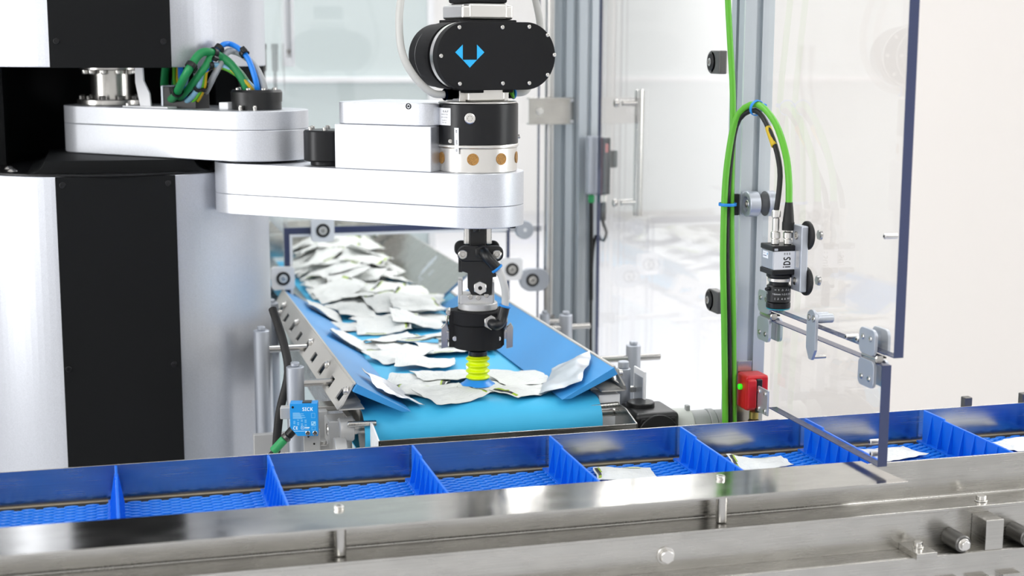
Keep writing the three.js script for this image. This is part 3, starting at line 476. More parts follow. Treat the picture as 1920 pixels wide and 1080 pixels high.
// geared motor on the far side of the belt end
{
  const t = thing('gear_motor', 'black gearbox with a pale grey motor beside the blue belt', 'motor', [0.735, 0.93, -1.93]);
  mesh('gearbox', merge(box(0.066, 0.066, 0.075, 0, 0.033, 0, 0.008), T(cyl(0.02, 0.064, 0.072, 32), -0.008, 0, -0.012), T(along(cyl(0.031, 0, 0.004, 32), 'z'), 0, 0.033, 0.037)), 'black_plastic', t);
  for (const x of [-0.022, 0.022]) screw(t, [x, 0.055, 0.0375], 'z', 0.0045, 0.002, 'rubber');
  mesh('type_plate', box(0.04, 0.012, 0.001, 0.002, 0.026, 0.0413), 'anodised', t);
  mesh('adapter', T(along(cyl(0.027, 0.033, 0.062, 40, 0.002), 'x'), 0, 0.034, 0), 'motor_grey', t);
  mesh('motor_body', T(along(merge(cyl(0.0235, 0.062, 0.088, 40), cyl(0.0245, 0.088, 0.098, 40), cyl(0.0225, 0.098, 0.118, 40, 0.003)), 'x'), 0, 0.033, 0), 'motor_dark_grey', t);
  mesh('terminal_lug', box(0.006, 0.01, 0.008, 0.056, 0.062, 0.006), 'motor_dark_grey', t);
  const p = thing('reflector_plate', 'white rectangular reflector plate clamped on an aluminium post by the motor', 'reflector', [0.716, 0, -1.985]);
  mesh('post', merge(cyl(0.0105, 0, 1.042, 24), cyl(0.008, 1.042, 1.052, 24)), 'anodised', p);
  mesh('plate', box(0.003, 0.056, 0.045, 0.021, 1.014, 0.012), 'white_paint', p); mesh('arm', box(0.02, 0.008, 0.008, 0.0105, 1.01, 0.0), 'steel', p);
  mesh('knob', T(along(cyl(0.006, 0, 0.012, 18), 'z'), 0.034, 0.988, 0.012), 'dark_steel', p); mesh('reflector_face', box(0.001, 0.042, 0.034, 0.0191, 1.012, 0.012), 'anodised', p);
}

// ---------- blue sensor with green plug ----------
{
  const t = thing('photo_sensor', 'bright blue photoelectric sensor with white print and a green plug', 'sensor', [0.2465, 0.965, -1.92], -12 * R);
  const tex = canvasTex(512, 600, (c, w, h) => {
    c.fillStyle = '#1496e6'; c.fillRect(0, 0, w, h); c.fillStyle = '#eaf6ff'; c.font = 'bold 92px sans-serif'; c.fillText('SICK', 228, 132);
    c.fillStyle = '#9ad4fa'; for (let i = 0; i < 7; i++) c.fillRect(52, 165 + i * 17, 130 + ((i * 73) % 130), 9);
    for (let i = 0; i < 6; i++) for (let k = 0; k < 4; k++) if ((i * 3 + k) % 4) c.fillRect(60 + k * 70, 298 + i * 22, 38, 9);
    c.fillRect(392, 330, 84, 80); c.fillStyle = '#1496e6'; c.fillRect(406, 344, 24, 24); c.fillRect(440, 376, 26, 20);
    c.strokeStyle = '#9ad4fa'; c.lineWidth = 5; c.strokeRect(400, 178, 66, 84); c.strokeRect(404, 434, 62, 56);
    c.fillStyle = '#eaf6ff'; c.font = 'bold 80px sans-serif'; c.fillText('CE', 50, 480); c.beginPath(); c.arc(230, 448, 32, 0, 7); c.strokeStyle = '#eaf6ff'; c.stroke(); c.font = 'bold 30px sans-serif'; c.fillText('UL', 210, 458); c.fillRect(270, 436, 90, 16); c.font = '26px sans-serif'; c.fillText('LISTED', 270, 476); c.fillRect(60, 506, 300, 7);
  });
  const sh = poly([[-0.018, 0.014], [-0.0085, 0.0025], [0.018, 0.0025], [0.018, 0.046], [-0.018, 0.046]]);
  const body = mesh('body', T(plate(sh, 0.02, 0.0008), 0, 0.022, -0.02), 'sensor_blue', t);
  const face = new THREE.ShapeGeometry(sh); { const p = face.attributes.position, uv = face.attributes.uv; for (let i = 0; i < p.count; i++) uv.setXY(i, (p.getX(i) + 0.018) / 0.036, (p.getY(i) - 0.0025) / 0.0435); }
  mesh('print', T(face, 0, 0.022, 0.0002), M('sensor_print', 0xffffff, 0.45, 0, { map: tex }), t).userData.label = 'white maker name and small technical print';
  mesh('lens_window', box(0.012, 0.001, 0.014, 0.004, 0.0685, -0.01), 'black_plastic', t);
  screw(t, [0.005, 0.0285, 0], 'z', 0.0032, 0.002, 'steel'); screw(t, [0.0145, 0.0285, 0], 'z', 0.0032, 0.002, 'steel'); mesh('hole', T(along(cyl(0.0016, 0, 0.0006, 14), 'z'), -0.0142, 0.0635, 0.0), 'rubber', t);  // hole drawn as a raised dark disc, its inner shade put into the colour
  mesh('mounting_bracket', merge(box(0.022, 0.1, 0.004, 0.0085, -0.022, -0.0225), box(0.03, 0.016, 0.014, -0.018, 0.05, -0.028)), 'cast_alu', t);
  for (const [x, y] of [[0.004, 0.018], [0.0115, 0.008]]) mesh('hole', T(along(cyl(0.0014, 0, 0.0006, 12), 'z'), x, y, -0.0206), 'rubber', t);  // dark discs carry the shade inside the bracket holes
  mesh('plug_collar', rod([-0.0125, 0.033, -0.01], [-0.0225, 0.0225, -0.008], 0.0062, 18), 'black_plastic', t);
  mesh('plug_nut', rod([-0.0225, 0.0225, -0.008], [-0.0265, 0.0185, -0.007], 0.0068, 18), 'dark_steel', t);
  mesh('plug', rod([-0.0265, 0.0185, -0.007], [-0.042, 0.0025, -0.004], 0.006, 18), 'green_plug', t);
  mesh('lead', tube([[-0.041, 0.0035, -0.004], [-0.052, -0.01, -0.004], [-0.058, -0.06, -0.01], [-0.06, -0.2, -0.02]], 0.0025, 24, 8), 'rubber', t);
  mesh('cable_behind', tube([[-0.058, 0.16, -0.2], [-0.04, 0.12, -0.16], [-0.032, 0.08, -0.14], [-0.045, 0.02, -0.13], [-0.055, -0.1, -0.13]], 0.006, 30, 10), 'rubber', t);
}
// ---------- guard wall on the right ----------
function slotProfile(s, slot = 0.009) { // plan outline of a T-slot bar, side length s
  const h = s / 2, a = slot / 2, d = 0.008; const pts = [];
  for (let k = 0; k < 4; k++) { const c = Math.cos(k * Math.PI / 2), q = Math.sin(k * Math.PI / 2); for (const [x, y] of [[-h + 0.0012, -h], [-a, -h], [-a, -h + d], [a, -h + d], [a, -h], [h - 0.0012, -h], [h, -h + 0.0012]]) pts.push([x * c - y * q, x * q + y * c]); }
  return poly(pts);
}
function post(label, x, z, s, h) { const t = thing('aluminium_post', label, 'post', [x, 0, z]); mesh('profile_bar', slab(slotProfile(s), 0.012, h - 0.012, 0.0003), 'profile_alu', t); mesh('foot', bx(-s * 0.7, s * 0.7, 0, 0.012, -s * 0.7, s * 0.7), 'dark_steel', t); return t; }
post('grey slotted aluminium post carrying the green camera cables', 0.8745, -1.9225, 0.045, 2.4);
post('grey slotted aluminium post beside the stainless angle bracket', 0.8615, -2.772, 0.045, 2.4);
post('narrow slotted aluminium door stile beside the dark red switch', 0.884, -2.682, 0.04, 2.4);
// clear sheet, refracted darkness of its clear edges put into their colour: pane + four edge strips; plane normal along axis
function sheet(t, axis, c, th, u0, u1, v0, v1, em = 'pane_edge', sides = 'lrtb') {
  const e = 0.0012, h = th / 2; const B = (a0, a1, b0, b1, hh = h) => axis === 'x' ? bx(c - hh, c + hh, b0, b1, a0, a1, 0) : bx(a0, a1, b0, b1, c - hh, c + hh, 0);
  mesh('pane', B(u0 + e, u1 - e, v0 + e, v1 - e, h - 0.0003), 'pane', t);
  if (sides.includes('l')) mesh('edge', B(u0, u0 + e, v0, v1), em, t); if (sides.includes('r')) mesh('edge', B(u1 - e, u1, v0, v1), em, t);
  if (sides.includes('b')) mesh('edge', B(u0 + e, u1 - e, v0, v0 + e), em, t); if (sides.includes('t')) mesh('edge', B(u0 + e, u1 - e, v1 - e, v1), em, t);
}
const GX = 0.876;
{
  const t = thing('acrylic_guard', 'thick clear acrylic guard panel that carries the small camera', 'panel');
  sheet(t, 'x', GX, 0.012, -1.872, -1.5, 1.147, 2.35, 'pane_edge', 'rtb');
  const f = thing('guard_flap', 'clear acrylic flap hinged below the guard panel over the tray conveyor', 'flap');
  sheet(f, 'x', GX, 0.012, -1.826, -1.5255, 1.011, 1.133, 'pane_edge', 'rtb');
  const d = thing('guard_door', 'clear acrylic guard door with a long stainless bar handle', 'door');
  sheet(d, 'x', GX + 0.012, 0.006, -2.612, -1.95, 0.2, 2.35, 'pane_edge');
  const hd = mesh('handle', merge(rod([0.924, 1.2, -2.5], [0.924, 1.424, -2.5], 0.0085, 24)), 'steel', d);
  for (const y of [1.224, 1.4]) mesh('standoff', rod([GX + 0.0155, y, -2.5], [0.918, y, -2.5], 0.0055, 16), 'steel', hd);
  for (const y of [1.224, 1.4]) mesh('end_cap', rod([GX + 0.001, y, -2.5], [GX + 0.0085, y, -2.5], 0.007, 16), 'steel', hd);
}
// plate hinges and the latch between panel and flap
function hinge(label, z) {
  const t = thing('hinge', label, 'hinge', [GX, 1.139, z]);
  for (const s of [-1, 1]) for (const k of [0, 1]) {
    const sh = k ? rrect(-0.019, 0.019, 0.002, 0.033, 0.008) : rrect(-0.019, 0.019, -0.037, -0.004, 0.008);
    const p = mesh('leaf', T(plate(sh, 0.004, 0.0006).rotateY(Math.PI / 2), s < 0 ? -0.0105 : 0.0065, 0, 0), 'anodised', t);
    for (const dz of [-0.009, 0.009]) { const q = mesh('screw', screwG(0.0035, 0.0015), 'steel', p); q.position.set(s * 0.0105, k ? 0.022 : -0.026, dz); q.rotation.z = -s * Math.PI / 2; }
  }
  mesh('knuckle', T(along(cyl(0.0055, -0.017, 0.019, 20), 'z'), -0.003, -0.001, 0), 'steel', t);
  mesh('rubber_pad', T(box(0.0126, 0.002, 0.036), 0, 0.0005, 0), 'rubber', t);
}
hinge('silver plate hinge of the acrylic flap beside the camera lens', -1.842);
hinge('silver plate hinge at the free front corner of the acrylic flap', -1.556);
{
  const t = thing('flap_latch', 'pointed steel latch plate bridging the panel and the flap', 'latch', [GX, 1.139, -1.7]);
  const s = new THREE.Shape(); s.moveTo(-0.0125, -0.02); s.lineTo(-0.0125, 0.018); s.absarc(0, 0.018, 0.0125, Math.PI, 0, true); s.lineTo(0.0125, -0.02); s.lineTo(0.004, -0.034); s.lineTo(-0.004, -0.034); s.closePath();
  mesh('latch_plate', T(plate(s, 0.004, 0.0006).rotateY(Math.PI / 2), -0.0105, 0, 0), 'anodised', t);
  for (const z of [-0.005, 0.007]) { mesh('boss', rod([-0.0065, 0.02, z], [0.016, 0.02, z], 0.006, 18), 'anodised', t); const q = screw(t, [-0.0105, 0.02, z], 'x', 0.0042, 0.0015, 'steel', 'screw', true); }
  mesh('pin', rod([-0.006, -0.031, 0.0], [0.012, -0.031, 0], 0.0025, 12), 'steel', t);
}
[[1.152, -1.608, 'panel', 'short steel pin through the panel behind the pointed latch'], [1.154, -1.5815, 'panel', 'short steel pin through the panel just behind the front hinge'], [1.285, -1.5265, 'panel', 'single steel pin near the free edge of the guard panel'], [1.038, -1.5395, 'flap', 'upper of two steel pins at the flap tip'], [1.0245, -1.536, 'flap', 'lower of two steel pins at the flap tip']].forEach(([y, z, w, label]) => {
  const t = thing('stop_pin', label, 'pin', [GX, y, z]); mesh('pin', rod([-0.0105, 0, 0], [0.0065, 0, 0], 0.0032, 16), 'bright_steel', t); mesh('socket', rod([-0.011, 0, 0], [-0.0105, 0, 0], 0.0016, 6), 'rubber', t);  // shade inside the socket painted as a dark disc on the pin end
});
// round glass clamps
function clampX(label, y, z, x = GX) { // grips a sheet whose plane normal is x
  const t = thing('glass_clamp', label, 'clamp', [x, y, z]);
  mesh('body', merge(T(along(flatLathe([[0, 0.005], [0.0105, 0.005], [0.0105, 0], [0.0165, 0], [0.0175, 0.001], [0.0175, 0.0155], [0, 0.0155]], 32), 'x'), -0.022, 0, 0), bx(-0.0215, -0.0065, -0.0165, 0.0165, -0.026, -0.0125, 0.002)), 'anodised', t);
  mesh('counterpart', rod([0.0065, 0, 0], [0.02, 0, 0], 0.0175, 32), 'anodised', t);
  mesh('gasket', merge(rod([-0.0066, 0, 0], [-0.006, 0, 0], 0.0172, 24), rod([0.006, 0, 0], [0.0066, 0, 0], 0.0172, 24)), 'rubber', t);
  screw(t, [-0.017, 0, 0], 'x', 0.006, 0.004, 'bright_steel', 'screw', true);
  return t;
}
clampX('silver round glass clamp on the post beside the camera connectors', 1.286, -1.884);
function clampDark(label, y, z) { const t = thing('glass_clamp', label, 'clamp', [GX + 0.012, y, z]); mesh('body', merge(rod([-0.016, 0, 0], [-0.003, 0, 0], 0.017, 30), bx(-0.016, -0.003, -0.017, 0.017, 0, 0.03, 0.002)), 'dark_steel', t); mesh('ring', rod([-0.0175, 0, 0], [-0.016, 0, 0], 0.0125, 28), 'rubber', t); screw(t, [-0.0175, 0, 0], 'x', 0.006, 0.002, 'steel', 'screw', true); }
clampDark('dark glass clamp of the door high up at the cable post', 1.477, -2.06);
clampDark('dark glass clamp of the door low down at the cable post', 1.125, -2.045);
function clampZ(label, x, y, z, o = {}) { // grips a sheet whose plane normal is z
  const t = thing('glass_clamp', label, 'clamp', [x, y, z]); const w = o.w || 0.021;
  mesh('body', T(plate(o.round ? rrect(-0.024, 0.034, -0.022, 0.022, 0.021) : rrect(-w, w, -w, w, 0.006), 0.012, 0.001), 0, 0, 0.0056), o.m || 'anodised', t);
  mesh('ring', T(along(flatLathe([[0.008, 0], [0.0125, 0], [0.0125, 0.002], [0.008, 0.002], [0.008, 0]], 28), 'z'), 0, 0, 0.0176), 'rubber', t);
  mesh('disc', T(along(cyl(0.008, 0, 0.0015, 24), 'z'), 0, 0, 0.0176), 'bright_steel', t); screw(t, [0, 0, 0.019], 'z', 0.0045, 0.002, 'steel');
}
// small camera on the panel
{
  const t = thing('inspection_camera', 'small silver and black inspection camera looking down at the trays', 'camera', [0.8425, 1.165, -1.7485]);
  const idsT = canvasTex(256, 256, (c, w, h) => { c.fillStyle = '#dfe2e8'; c.fillRect(0, 0, w, h); c.fillStyle = '#111'; c.save(); c.translate(176, 236); c.rotate(-Math.PI / 2); c.font = 'bold 104px sans-serif'; c.fillText('iDS', 0, 0); for (const k of [0, 1, 2]) c.fillRect(188, -70 + k * 26, 9, 14), c.fillRect(204, -70 + k * 26, 9, 14); c.restore(); });
  mesh('body', box(0.036, 0.0245, 0.036, 0, 0.0645, 0, 0.0015), 'anodised', t);
  mesh('front_print', T(new THREE.PlaneGeometry(0.034, 0.0235), 0, 0.0645, 0.0182), M('camera_print', 0xffffff, 0.45, 0.2, { map: idsT }), t).userData.label = 'white plate with black lettering set upright';
  mesh('side_label', T(new THREE.PlaneGeometry(0.016, 0.009).rotateY(-Math.PI / 2), -0.0182, 0.07, -0.004), M('side_print', 0xffffff, 0.5, 0, { map: canvasTex(128, 72, (c, w, h) => { c.fillStyle = '#e9edf2'; c.fillRect(0, 0, w, h); c.fillStyle = '#335'; c.font = '14px sans-serif'; c.fillText('UI-5240', 10, 26); c.fillStyle = '#39c'; c.fillRect(96, 12, 18, 24); c.fillStyle = '#557'; c.fillRect(10, 44, 74, 8); }) }), t);
  mesh('top_cap', bx(-0.019, 0.019, 0.0768, 0.0835, -0.019, 0.019, 0.0012), 'black_anodised', t);
  mesh('bottom_cap', bx(-0.019, 0.019, 0.0455, 0.0523, -0.019, 0.019, 0.0012), 'black_anodised', t);
  for (const x of [-0.0145, 0.0145]) mesh('corner_insert', box(0.005, 0.003, 0.0006, x, 0.0788, 0.0191), 'anodised', t);
  const lensT = canvasTex(512, 128, (c, w, h) => { c.fillStyle = '#121314'; c.fillRect(0, 0, w, h); c.fillStyle = '#e8e8e8'; c.font = '20px sans-serif'; c.fillText('∞  1  .5  .3 .2', 190, 30); c.fillText('16mm 1:2.0 35.5', 176, 66); c.fillText('|  2   4  8  16 C', 190, 104); c.fillText('16mm 1:2.0', 20, 66); });
  const ln = mesh('lens', merge(cyl(0.0165, 0.0405, 0.0455, 40), cyl(0.0128, 0.006, 0.036, 40), cyl(0.0155, 0.008, 0.0305, 40), cyl(0.0158, 0.0, 0.008, 40)), 'black_anodised', t);
  mesh('silver_ring', cyl(0.0148, 0.0345, 0.0405, 40), 'bright_steel', ln); mesh('scale', T(new THREE.CylinderGeometry(0.0156, 0.0156, 0.02, 40, 1, true, -Math.PI), 0, 0.0192, 0), M('lens_print', 0xffffff, 0.4, 0, { map: lensT }), ln);
  mesh('front_ring', cyl(0.0152, -0.0012, 0.0002, 40), 'teal_ring', ln); mesh('thumb_screw', rod([-0.0155, 0.026, 0.004], [-0.021, 0.026, 0.005], 0.0022, 12), 'black_plastic', ln);
  for (const [x, z, k] of [[-0.008, 0.002, 0], [0.0075, 0.006, 1]]) {
    mesh('connector', merge(T(cyl(0.0055, 0.0835, 0.091, 20), x, 0, z), T(cyl(0.0062, 0.091, 0.1, 6), x, 0, z), T(cyl(0.0045, 0.1, k ? 0.104 : 0.118, 18), x, 0, z), ...(k ? [] : [T(cyl(0.0058, 0.118, 0.128, 18), x, 0, z)])), 'bright_steel', t);
    if (k) mesh('boot', T(flatLathe([[0, 0.102], [0.008, 0.102], [0.008, 0.112], [0.0074, 0.113], [0.006, 0.128], [0.0048, 0.138], [0, 0.138]], 24), x, 0, z), 'rubber', t);
  }
  const b = thing('camera_bracket', 'grey metal bracket holding the small camera on two black suction discs', 'bracket', [GX, 1.19, -1.726]);
  mesh('bar', bx(-0.0215, -0.0115, 0.0, 0.085, -0.014, 0.014, 0.002), 'anodised', b);
  mesh('base_plate', bx(-0.0145, -0.0125, 0.02, 0.06, -0.04, -0.008), 'anodised', b);
  for (const y of [0.013, 0.072]) { mesh('suction_disc', rod([-0.0115, y, 0.004], [-0.0064, y, 0.004], 0.0185, 32), 'rubber', b); mesh('nut', rod([0.0064, y, 0.004], [0.011, y, 0.004], 0.007, 6), 'steel', b); screw(b, [-0.0215, y, 0], 'x', 0.0052, 0.0016, 'steel', 'screw', true); }
  mesh('badge', box(0.0006, 0.022, 0.008, -0.0217, 0.042, 0.004), 'bright_steel', b);
}
// cables from the camera to the post
{
  const tie = (t, p, d, r) => { const o = mesh('cable_tie', merge(along(lathe([[r, -0.002], [r + 0.001, -0.002], [r + 0.001, 0.002], [r, 0.002], [r, -0.002]], 18), 'z'), bx(-0.0025, 0.0025, r, r + 0.006, -0.003, 0.003)), 'tie_blue', t); o.position.set(...p); o.quaternion.setFromUnitVectors(V(0, 0, 1), V(...d).normalize()); };
  const g = thing('green_cable', 'lime green cable arching from the black camera plug to the post', 'cable');
  mesh('jacket', tube([[0.85, 1.302, -1.7425], [0.8505, 1.33, -1.746], [0.852, 1.362, -1.76], [0.852, 1.405, -1.8], [0.847, 1.424, -1.85], [0.836, 1.409, -1.876], [0.826, 1.347, -1.885], [0.8225, 1.237, -1.885], [0.828, 1.1, -1.885], [0.835, 0.9, -1.885], [0.836, 0.6, -1.885], [0.836, 0.01, -1.885]], 0.0044, 140, 12), 'lime_cable', g);
  tie(g, [0.848, 1.419, -1.845], [-0.3, 0.25, -1], 0.0098); tie(g, [0.8285, 1.286, -1.887], [0, 1, 0], 0.0115);
  mesh('tie_base', box(0.012, 0.03, 0.006, 0.8445, 1.284, -1.9), 'black_plastic', g);
  const b = thing('black_cable', 'black cable with a yellow sleeve arching from the metal camera plug', 'cable');
  mesh('jacket', tube([[0.8345, 1.292, -1.7465], [0.838, 1.315, -1.748], [0.845, 1.345, -1.762], [0.8485, 1.388, -1.8], [0.848, 1.4155, -1.85], [0.838, 1.402, -1.878], [0.831, 1.34, -1.887], [0.8295, 1.237, -1.8885], [0.8365, 1.1, -1.8885], [0.844, 0.9, -1.8885], [0.8445, 0.6, -1.8885], [0.8445, 0.01, -1.8885]], 0.0035, 140, 12), 'rubber', b);
  mesh('yellow_sleeve', rod([0.8470, 1.372, -1.784], [0.8493, 1.395, -1.81], 0.0044, 16), 'yellow_sleeve', b);
  const g2 = thing('green_cable', 'lime green cable running straight down the aluminium post', 'cable');
  mesh('jacket', tube([[0.82, 2.3, -1.895], [0.823, 1.59, -1.895], [0.828, 1.519, -1.895], [0.835, 1.433, -1.894], [0.8365, 1.287, -1.893], [0.845, 1.1, -1.893], [0.8505, 0.9, -1.892], [0.8515, 0.01, -1.892]], 0.0042, 100, 12), 'lime_cable', g2);
}
// red safety switch
{
  const t = thing('safety_switch', 'red safety switch with a green light on a steel plate at the post', 'switch', [0.866, 1.0, -1.868]);
  mesh('mounting_plate', bx(-0.0105, 0.011, -0.055, 0.062, -0.0316, -0.0302), 'steel', t);
  mesh('housing', bx(-0.012, 0.022, -0.002, 0.048, -0.03, 0.004, 0.004), 'red_plastic', t);
  mesh('cover', bx(0.001, 0.010, -0.004, 0.044, 0.004, 0.01, 0.002), 'black_plastic', t); mesh('red_cap', bx(-0.0125, 0.001, 0.002, 0.044, 0.002, 0.012, 0.003), 'red_plastic', t);
  mesh('light', rod([-0.017, 0.03, -0.012], [-0.0118, 0.03, -0.012], 0.0042, 18), 'led_green', t).userData.label = 'glowing green indicator';
  mesh('actuator_plate', bx(0.0005, 0.0035, 0.0, 0.036, 0.013, 0.046, 0.0012), 'anodised', t);
  for (const y of [0.006, 0.03]) for (const z of [0.02, 0.039]) screw(t, [0.0005, y, z], 'x', 0.0032, 0.002, 'bright_steel', 'screw', true);
  mesh('plug_nut', T(cyl(0.0068, -0.016, -0.004, 8), 0.004, 0, -0.004), 'brass', t); mesh('plug', T(cyl(0.0078, -0.05, -0.016, 20), 0.004, 0, -0.004), 'rubber', t); mesh('wire', tube([[0.004, -0.05, -0.004], [0.006, -0.12, -0.006], [0.003, -0.3, -0.01]], 0.003, 20, 8), 'rubber', t);
}
// ---------- tunnel behind: clear portal round the belt, clamps, rod and bracket ----------
{
  const t = thing('portal_panel', 'clear acrylic portal over the belt with edge refraction coloured in dark blue', 'panel');
  const z = -2.72;
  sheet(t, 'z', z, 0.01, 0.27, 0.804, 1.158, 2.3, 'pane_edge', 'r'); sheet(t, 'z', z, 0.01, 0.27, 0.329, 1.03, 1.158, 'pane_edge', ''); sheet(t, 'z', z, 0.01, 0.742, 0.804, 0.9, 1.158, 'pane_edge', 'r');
  mesh('edge', bx(0.329, 0.742, 1.158, 1.17, z - 0.005, z + 0.005, 0), 'pane_edge', t); mesh('edge', bx(0.319, 0.329, 1.03, 1.17, z - 0.005, z + 0.005, 0), 'pane_edge', t); mesh('edge', bx(0.742, 0.746, 0.9, 1.17, z - 0.005, z + 0.005, 0), 'pane_edge', t);  // strips colour in the dark refracted look of the clear edge
  mesh('rim', bx(0.329, 0.742, 1.153, 1.158, z - 0.006, z + 0.0055, 0), 'white_paint', t); mesh('rim', bx(0.329, 0.334, 1.03, 1.153, z - 0.006, z + 0.0055, 0), 'white_paint', t);
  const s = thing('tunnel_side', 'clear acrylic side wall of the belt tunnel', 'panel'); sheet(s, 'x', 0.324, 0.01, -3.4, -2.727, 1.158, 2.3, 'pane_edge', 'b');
  clampZ('light clamp on the top edge of the portal', 0.3885, 1.165, z, { m: 'white_paint' }); clampZ('light clamp on the upright left edge of the portal', 0.3145, 1.079, z, { m: 'white_paint' });
  clampZ('light clamp on the upright edge beside the gripper hose', 0.7475, 1.08, z, { m: 'white_paint' }); clampZ('grey rounded clamp gripping the bright vertical rod', 0.788, 1.058, z, { round: true, m: 'anodised' });
  const d = thing('round_knob', 'plain grey metal disc on the portal panel', 'knob', [0.773, 1.1545, z]); mesh('disc', T(along(cyl(0.0175, 0, 0.01, 36), 'z'), 0, 0, 0.0058), 'anodised', d); mesh('screw', T(along(cyl(0.0035, 0, 0.002, 16), 'z'), 0, 0, 0.0158), 'white_paint', d); mesh('strap', box(0.1, 0.012, 0.004, -0.01, 0.0, -0.0072), 'white_paint', d);
  const r = thing('vertical_rod', 'bright round stainless rod standing beside the portal', 'rod', [0.824, 0, -2.72]); mesh('rod', cyl(0.0085, 0, 2.3, 24), 'bright_steel', r); mesh('collar', cyl(0.014, 0.965, 0.985, 24), 'dark_steel', r); mesh('flat_strip', bx(0.008, 0.014, 0.95, 2.3, -0.03, -0.02), 'anodised', r);
  const a = thing('angle_bracket', 'stainless angle bracket with a bolt in front of the rod', 'bracket', [0.82, 1.379, -2.70]); mesh('plate', box(0.088, 0.05, 0.003, 0, 0, 0.008), 'wall_stainless', a); mesh('flange', box(0.088, 0.003, 0.014, 0, 0.0235, 0.0), 'wall_stainless', a); mesh('flange', box(0.088, 0.003, 0.014, 0, -0.0235, 0.0), 'wall_stainless', a); hexBolt(a, [-0.023, 0, 0.0095], 'z', 0.006, 0.006); for (const y of [0.02, -0.02]) screw(a, [0.04, y, 0.0095], 'z', 0.003, 0.002, 'white_paint');
  const q = thing('door_switch', 'dark red and grey door switch with a black knob and cables', 'switch', [0.898, 1.2275, -2.64]);
  mesh('grey_body', bx(-0.028, -0.008, 0.0, 0.108, 0, 0.02, 0.003), 'anodised', q); mesh('red_body', bx(-0.008, -0.0, -0.002, 0.106, 0, 0.022, 0.002), M('dark_red', 0x4a1418, 0.5), q); mesh('black_body', bx(0.0, 0.015, 0.0, 0.105, 0, 0.022, 0.002), 'black_anodised', q); mesh('knob', T(cyl(0.009, -0.016, 0.016, 20), 0.023, 0.065, 0.01), 'black_plastic', q); mesh('red_mark', bx(0.004, 0.01, 0.078, 0.094, 0.022, 0.0226), M('pink_mark', 0xc06a64, 0.5), q);
  for (const [x, m] of [[-0.018, 'green_plug'], [0.0, 'bright_steel'], [0.006, 'bright_steel']]) mesh('plug', T(cyl(0.006, -0.016, -0.001, 16), x, 0, 0.01), m, q);
  mesh('wire', tube([[0, -0.015, 0.01], [0.004, -0.05, 0.012], [0.012, -0.075, 0.012], [0.004, -0.09, 0.012], [-0.006, -0.075, 0.012], [-0.012, -0.1, 0.008], [-0.014, -0.4, 0.006]], 0.003, 50, 8), 'rubber', q); mesh('wire', tube([[-0.018, -0.015, 0.01], [-0.018, -0.06, 0.012], [-0.016, -0.2, 0.01]], 0.004, 30, 8), 'rubber', q); mesh('boot', T(cyl(0.006, -0.05, -0.014, 14), 0.005, 0, 0.01), 'rubber', q);
}
// ---------- machine back sheet and hanging strut ----------
{
  const t = thing('machine_back', 'pale grey green sheet metal back of the machine with a white rail', 'panel', [0.1, 0, -3.62]);
  mesh('sheet', bx(-0.95, 0.684, 0, 2.3, -0.02, 0), 'teal_sheet', t); mesh('rail', bx(-0.95, 0.684, 1.41, 1.424, 0, 0.02, 0.003), 'white_paint', t); mesh('trim', bx(0.684, 0.7, 0, 2.3, -0.03, 0.01), 'white_paint', t);
  const s = thing('hanging_strut', 'white slotted strut hanging beside the robot column', 'strut', [0.369, 1.457, -3.0]);
  mesh('bar', merge(bx(-0.0115, -0.005, 0, 0.9, -0.008, 0.008), bx(0.005, 0.0115, 0, 0.9, -0.008, 0.008), bx(-0.005, 0.005, 0, 0.9, -0.008, -0.002), bx(-0.005, 0.005, 0, 0.018, -0.002, 0.008)), 'white_paint', s); screw(s, [0, 0.03, -0.002], 'z', 0.0045, 0.003, 'steel');
  const c = thing('cable_drop', 'black plug and lead behind the robot column', 'cable', [0.308, 1.43, -2.9]); mesh('plug', merge(cyl(0.006, 0.02, 0.06, 16), cyl(0.007, 0.06, 0.072, 16)), 'rubber', c); mesh('lead', tube([[0, 0.022, 0], [0.0, -0.01, 0], [-0.008, -0.05, 0], [-0.02, -0.3, 0]], 0.0035, 30, 8), 'rubber', c);
}
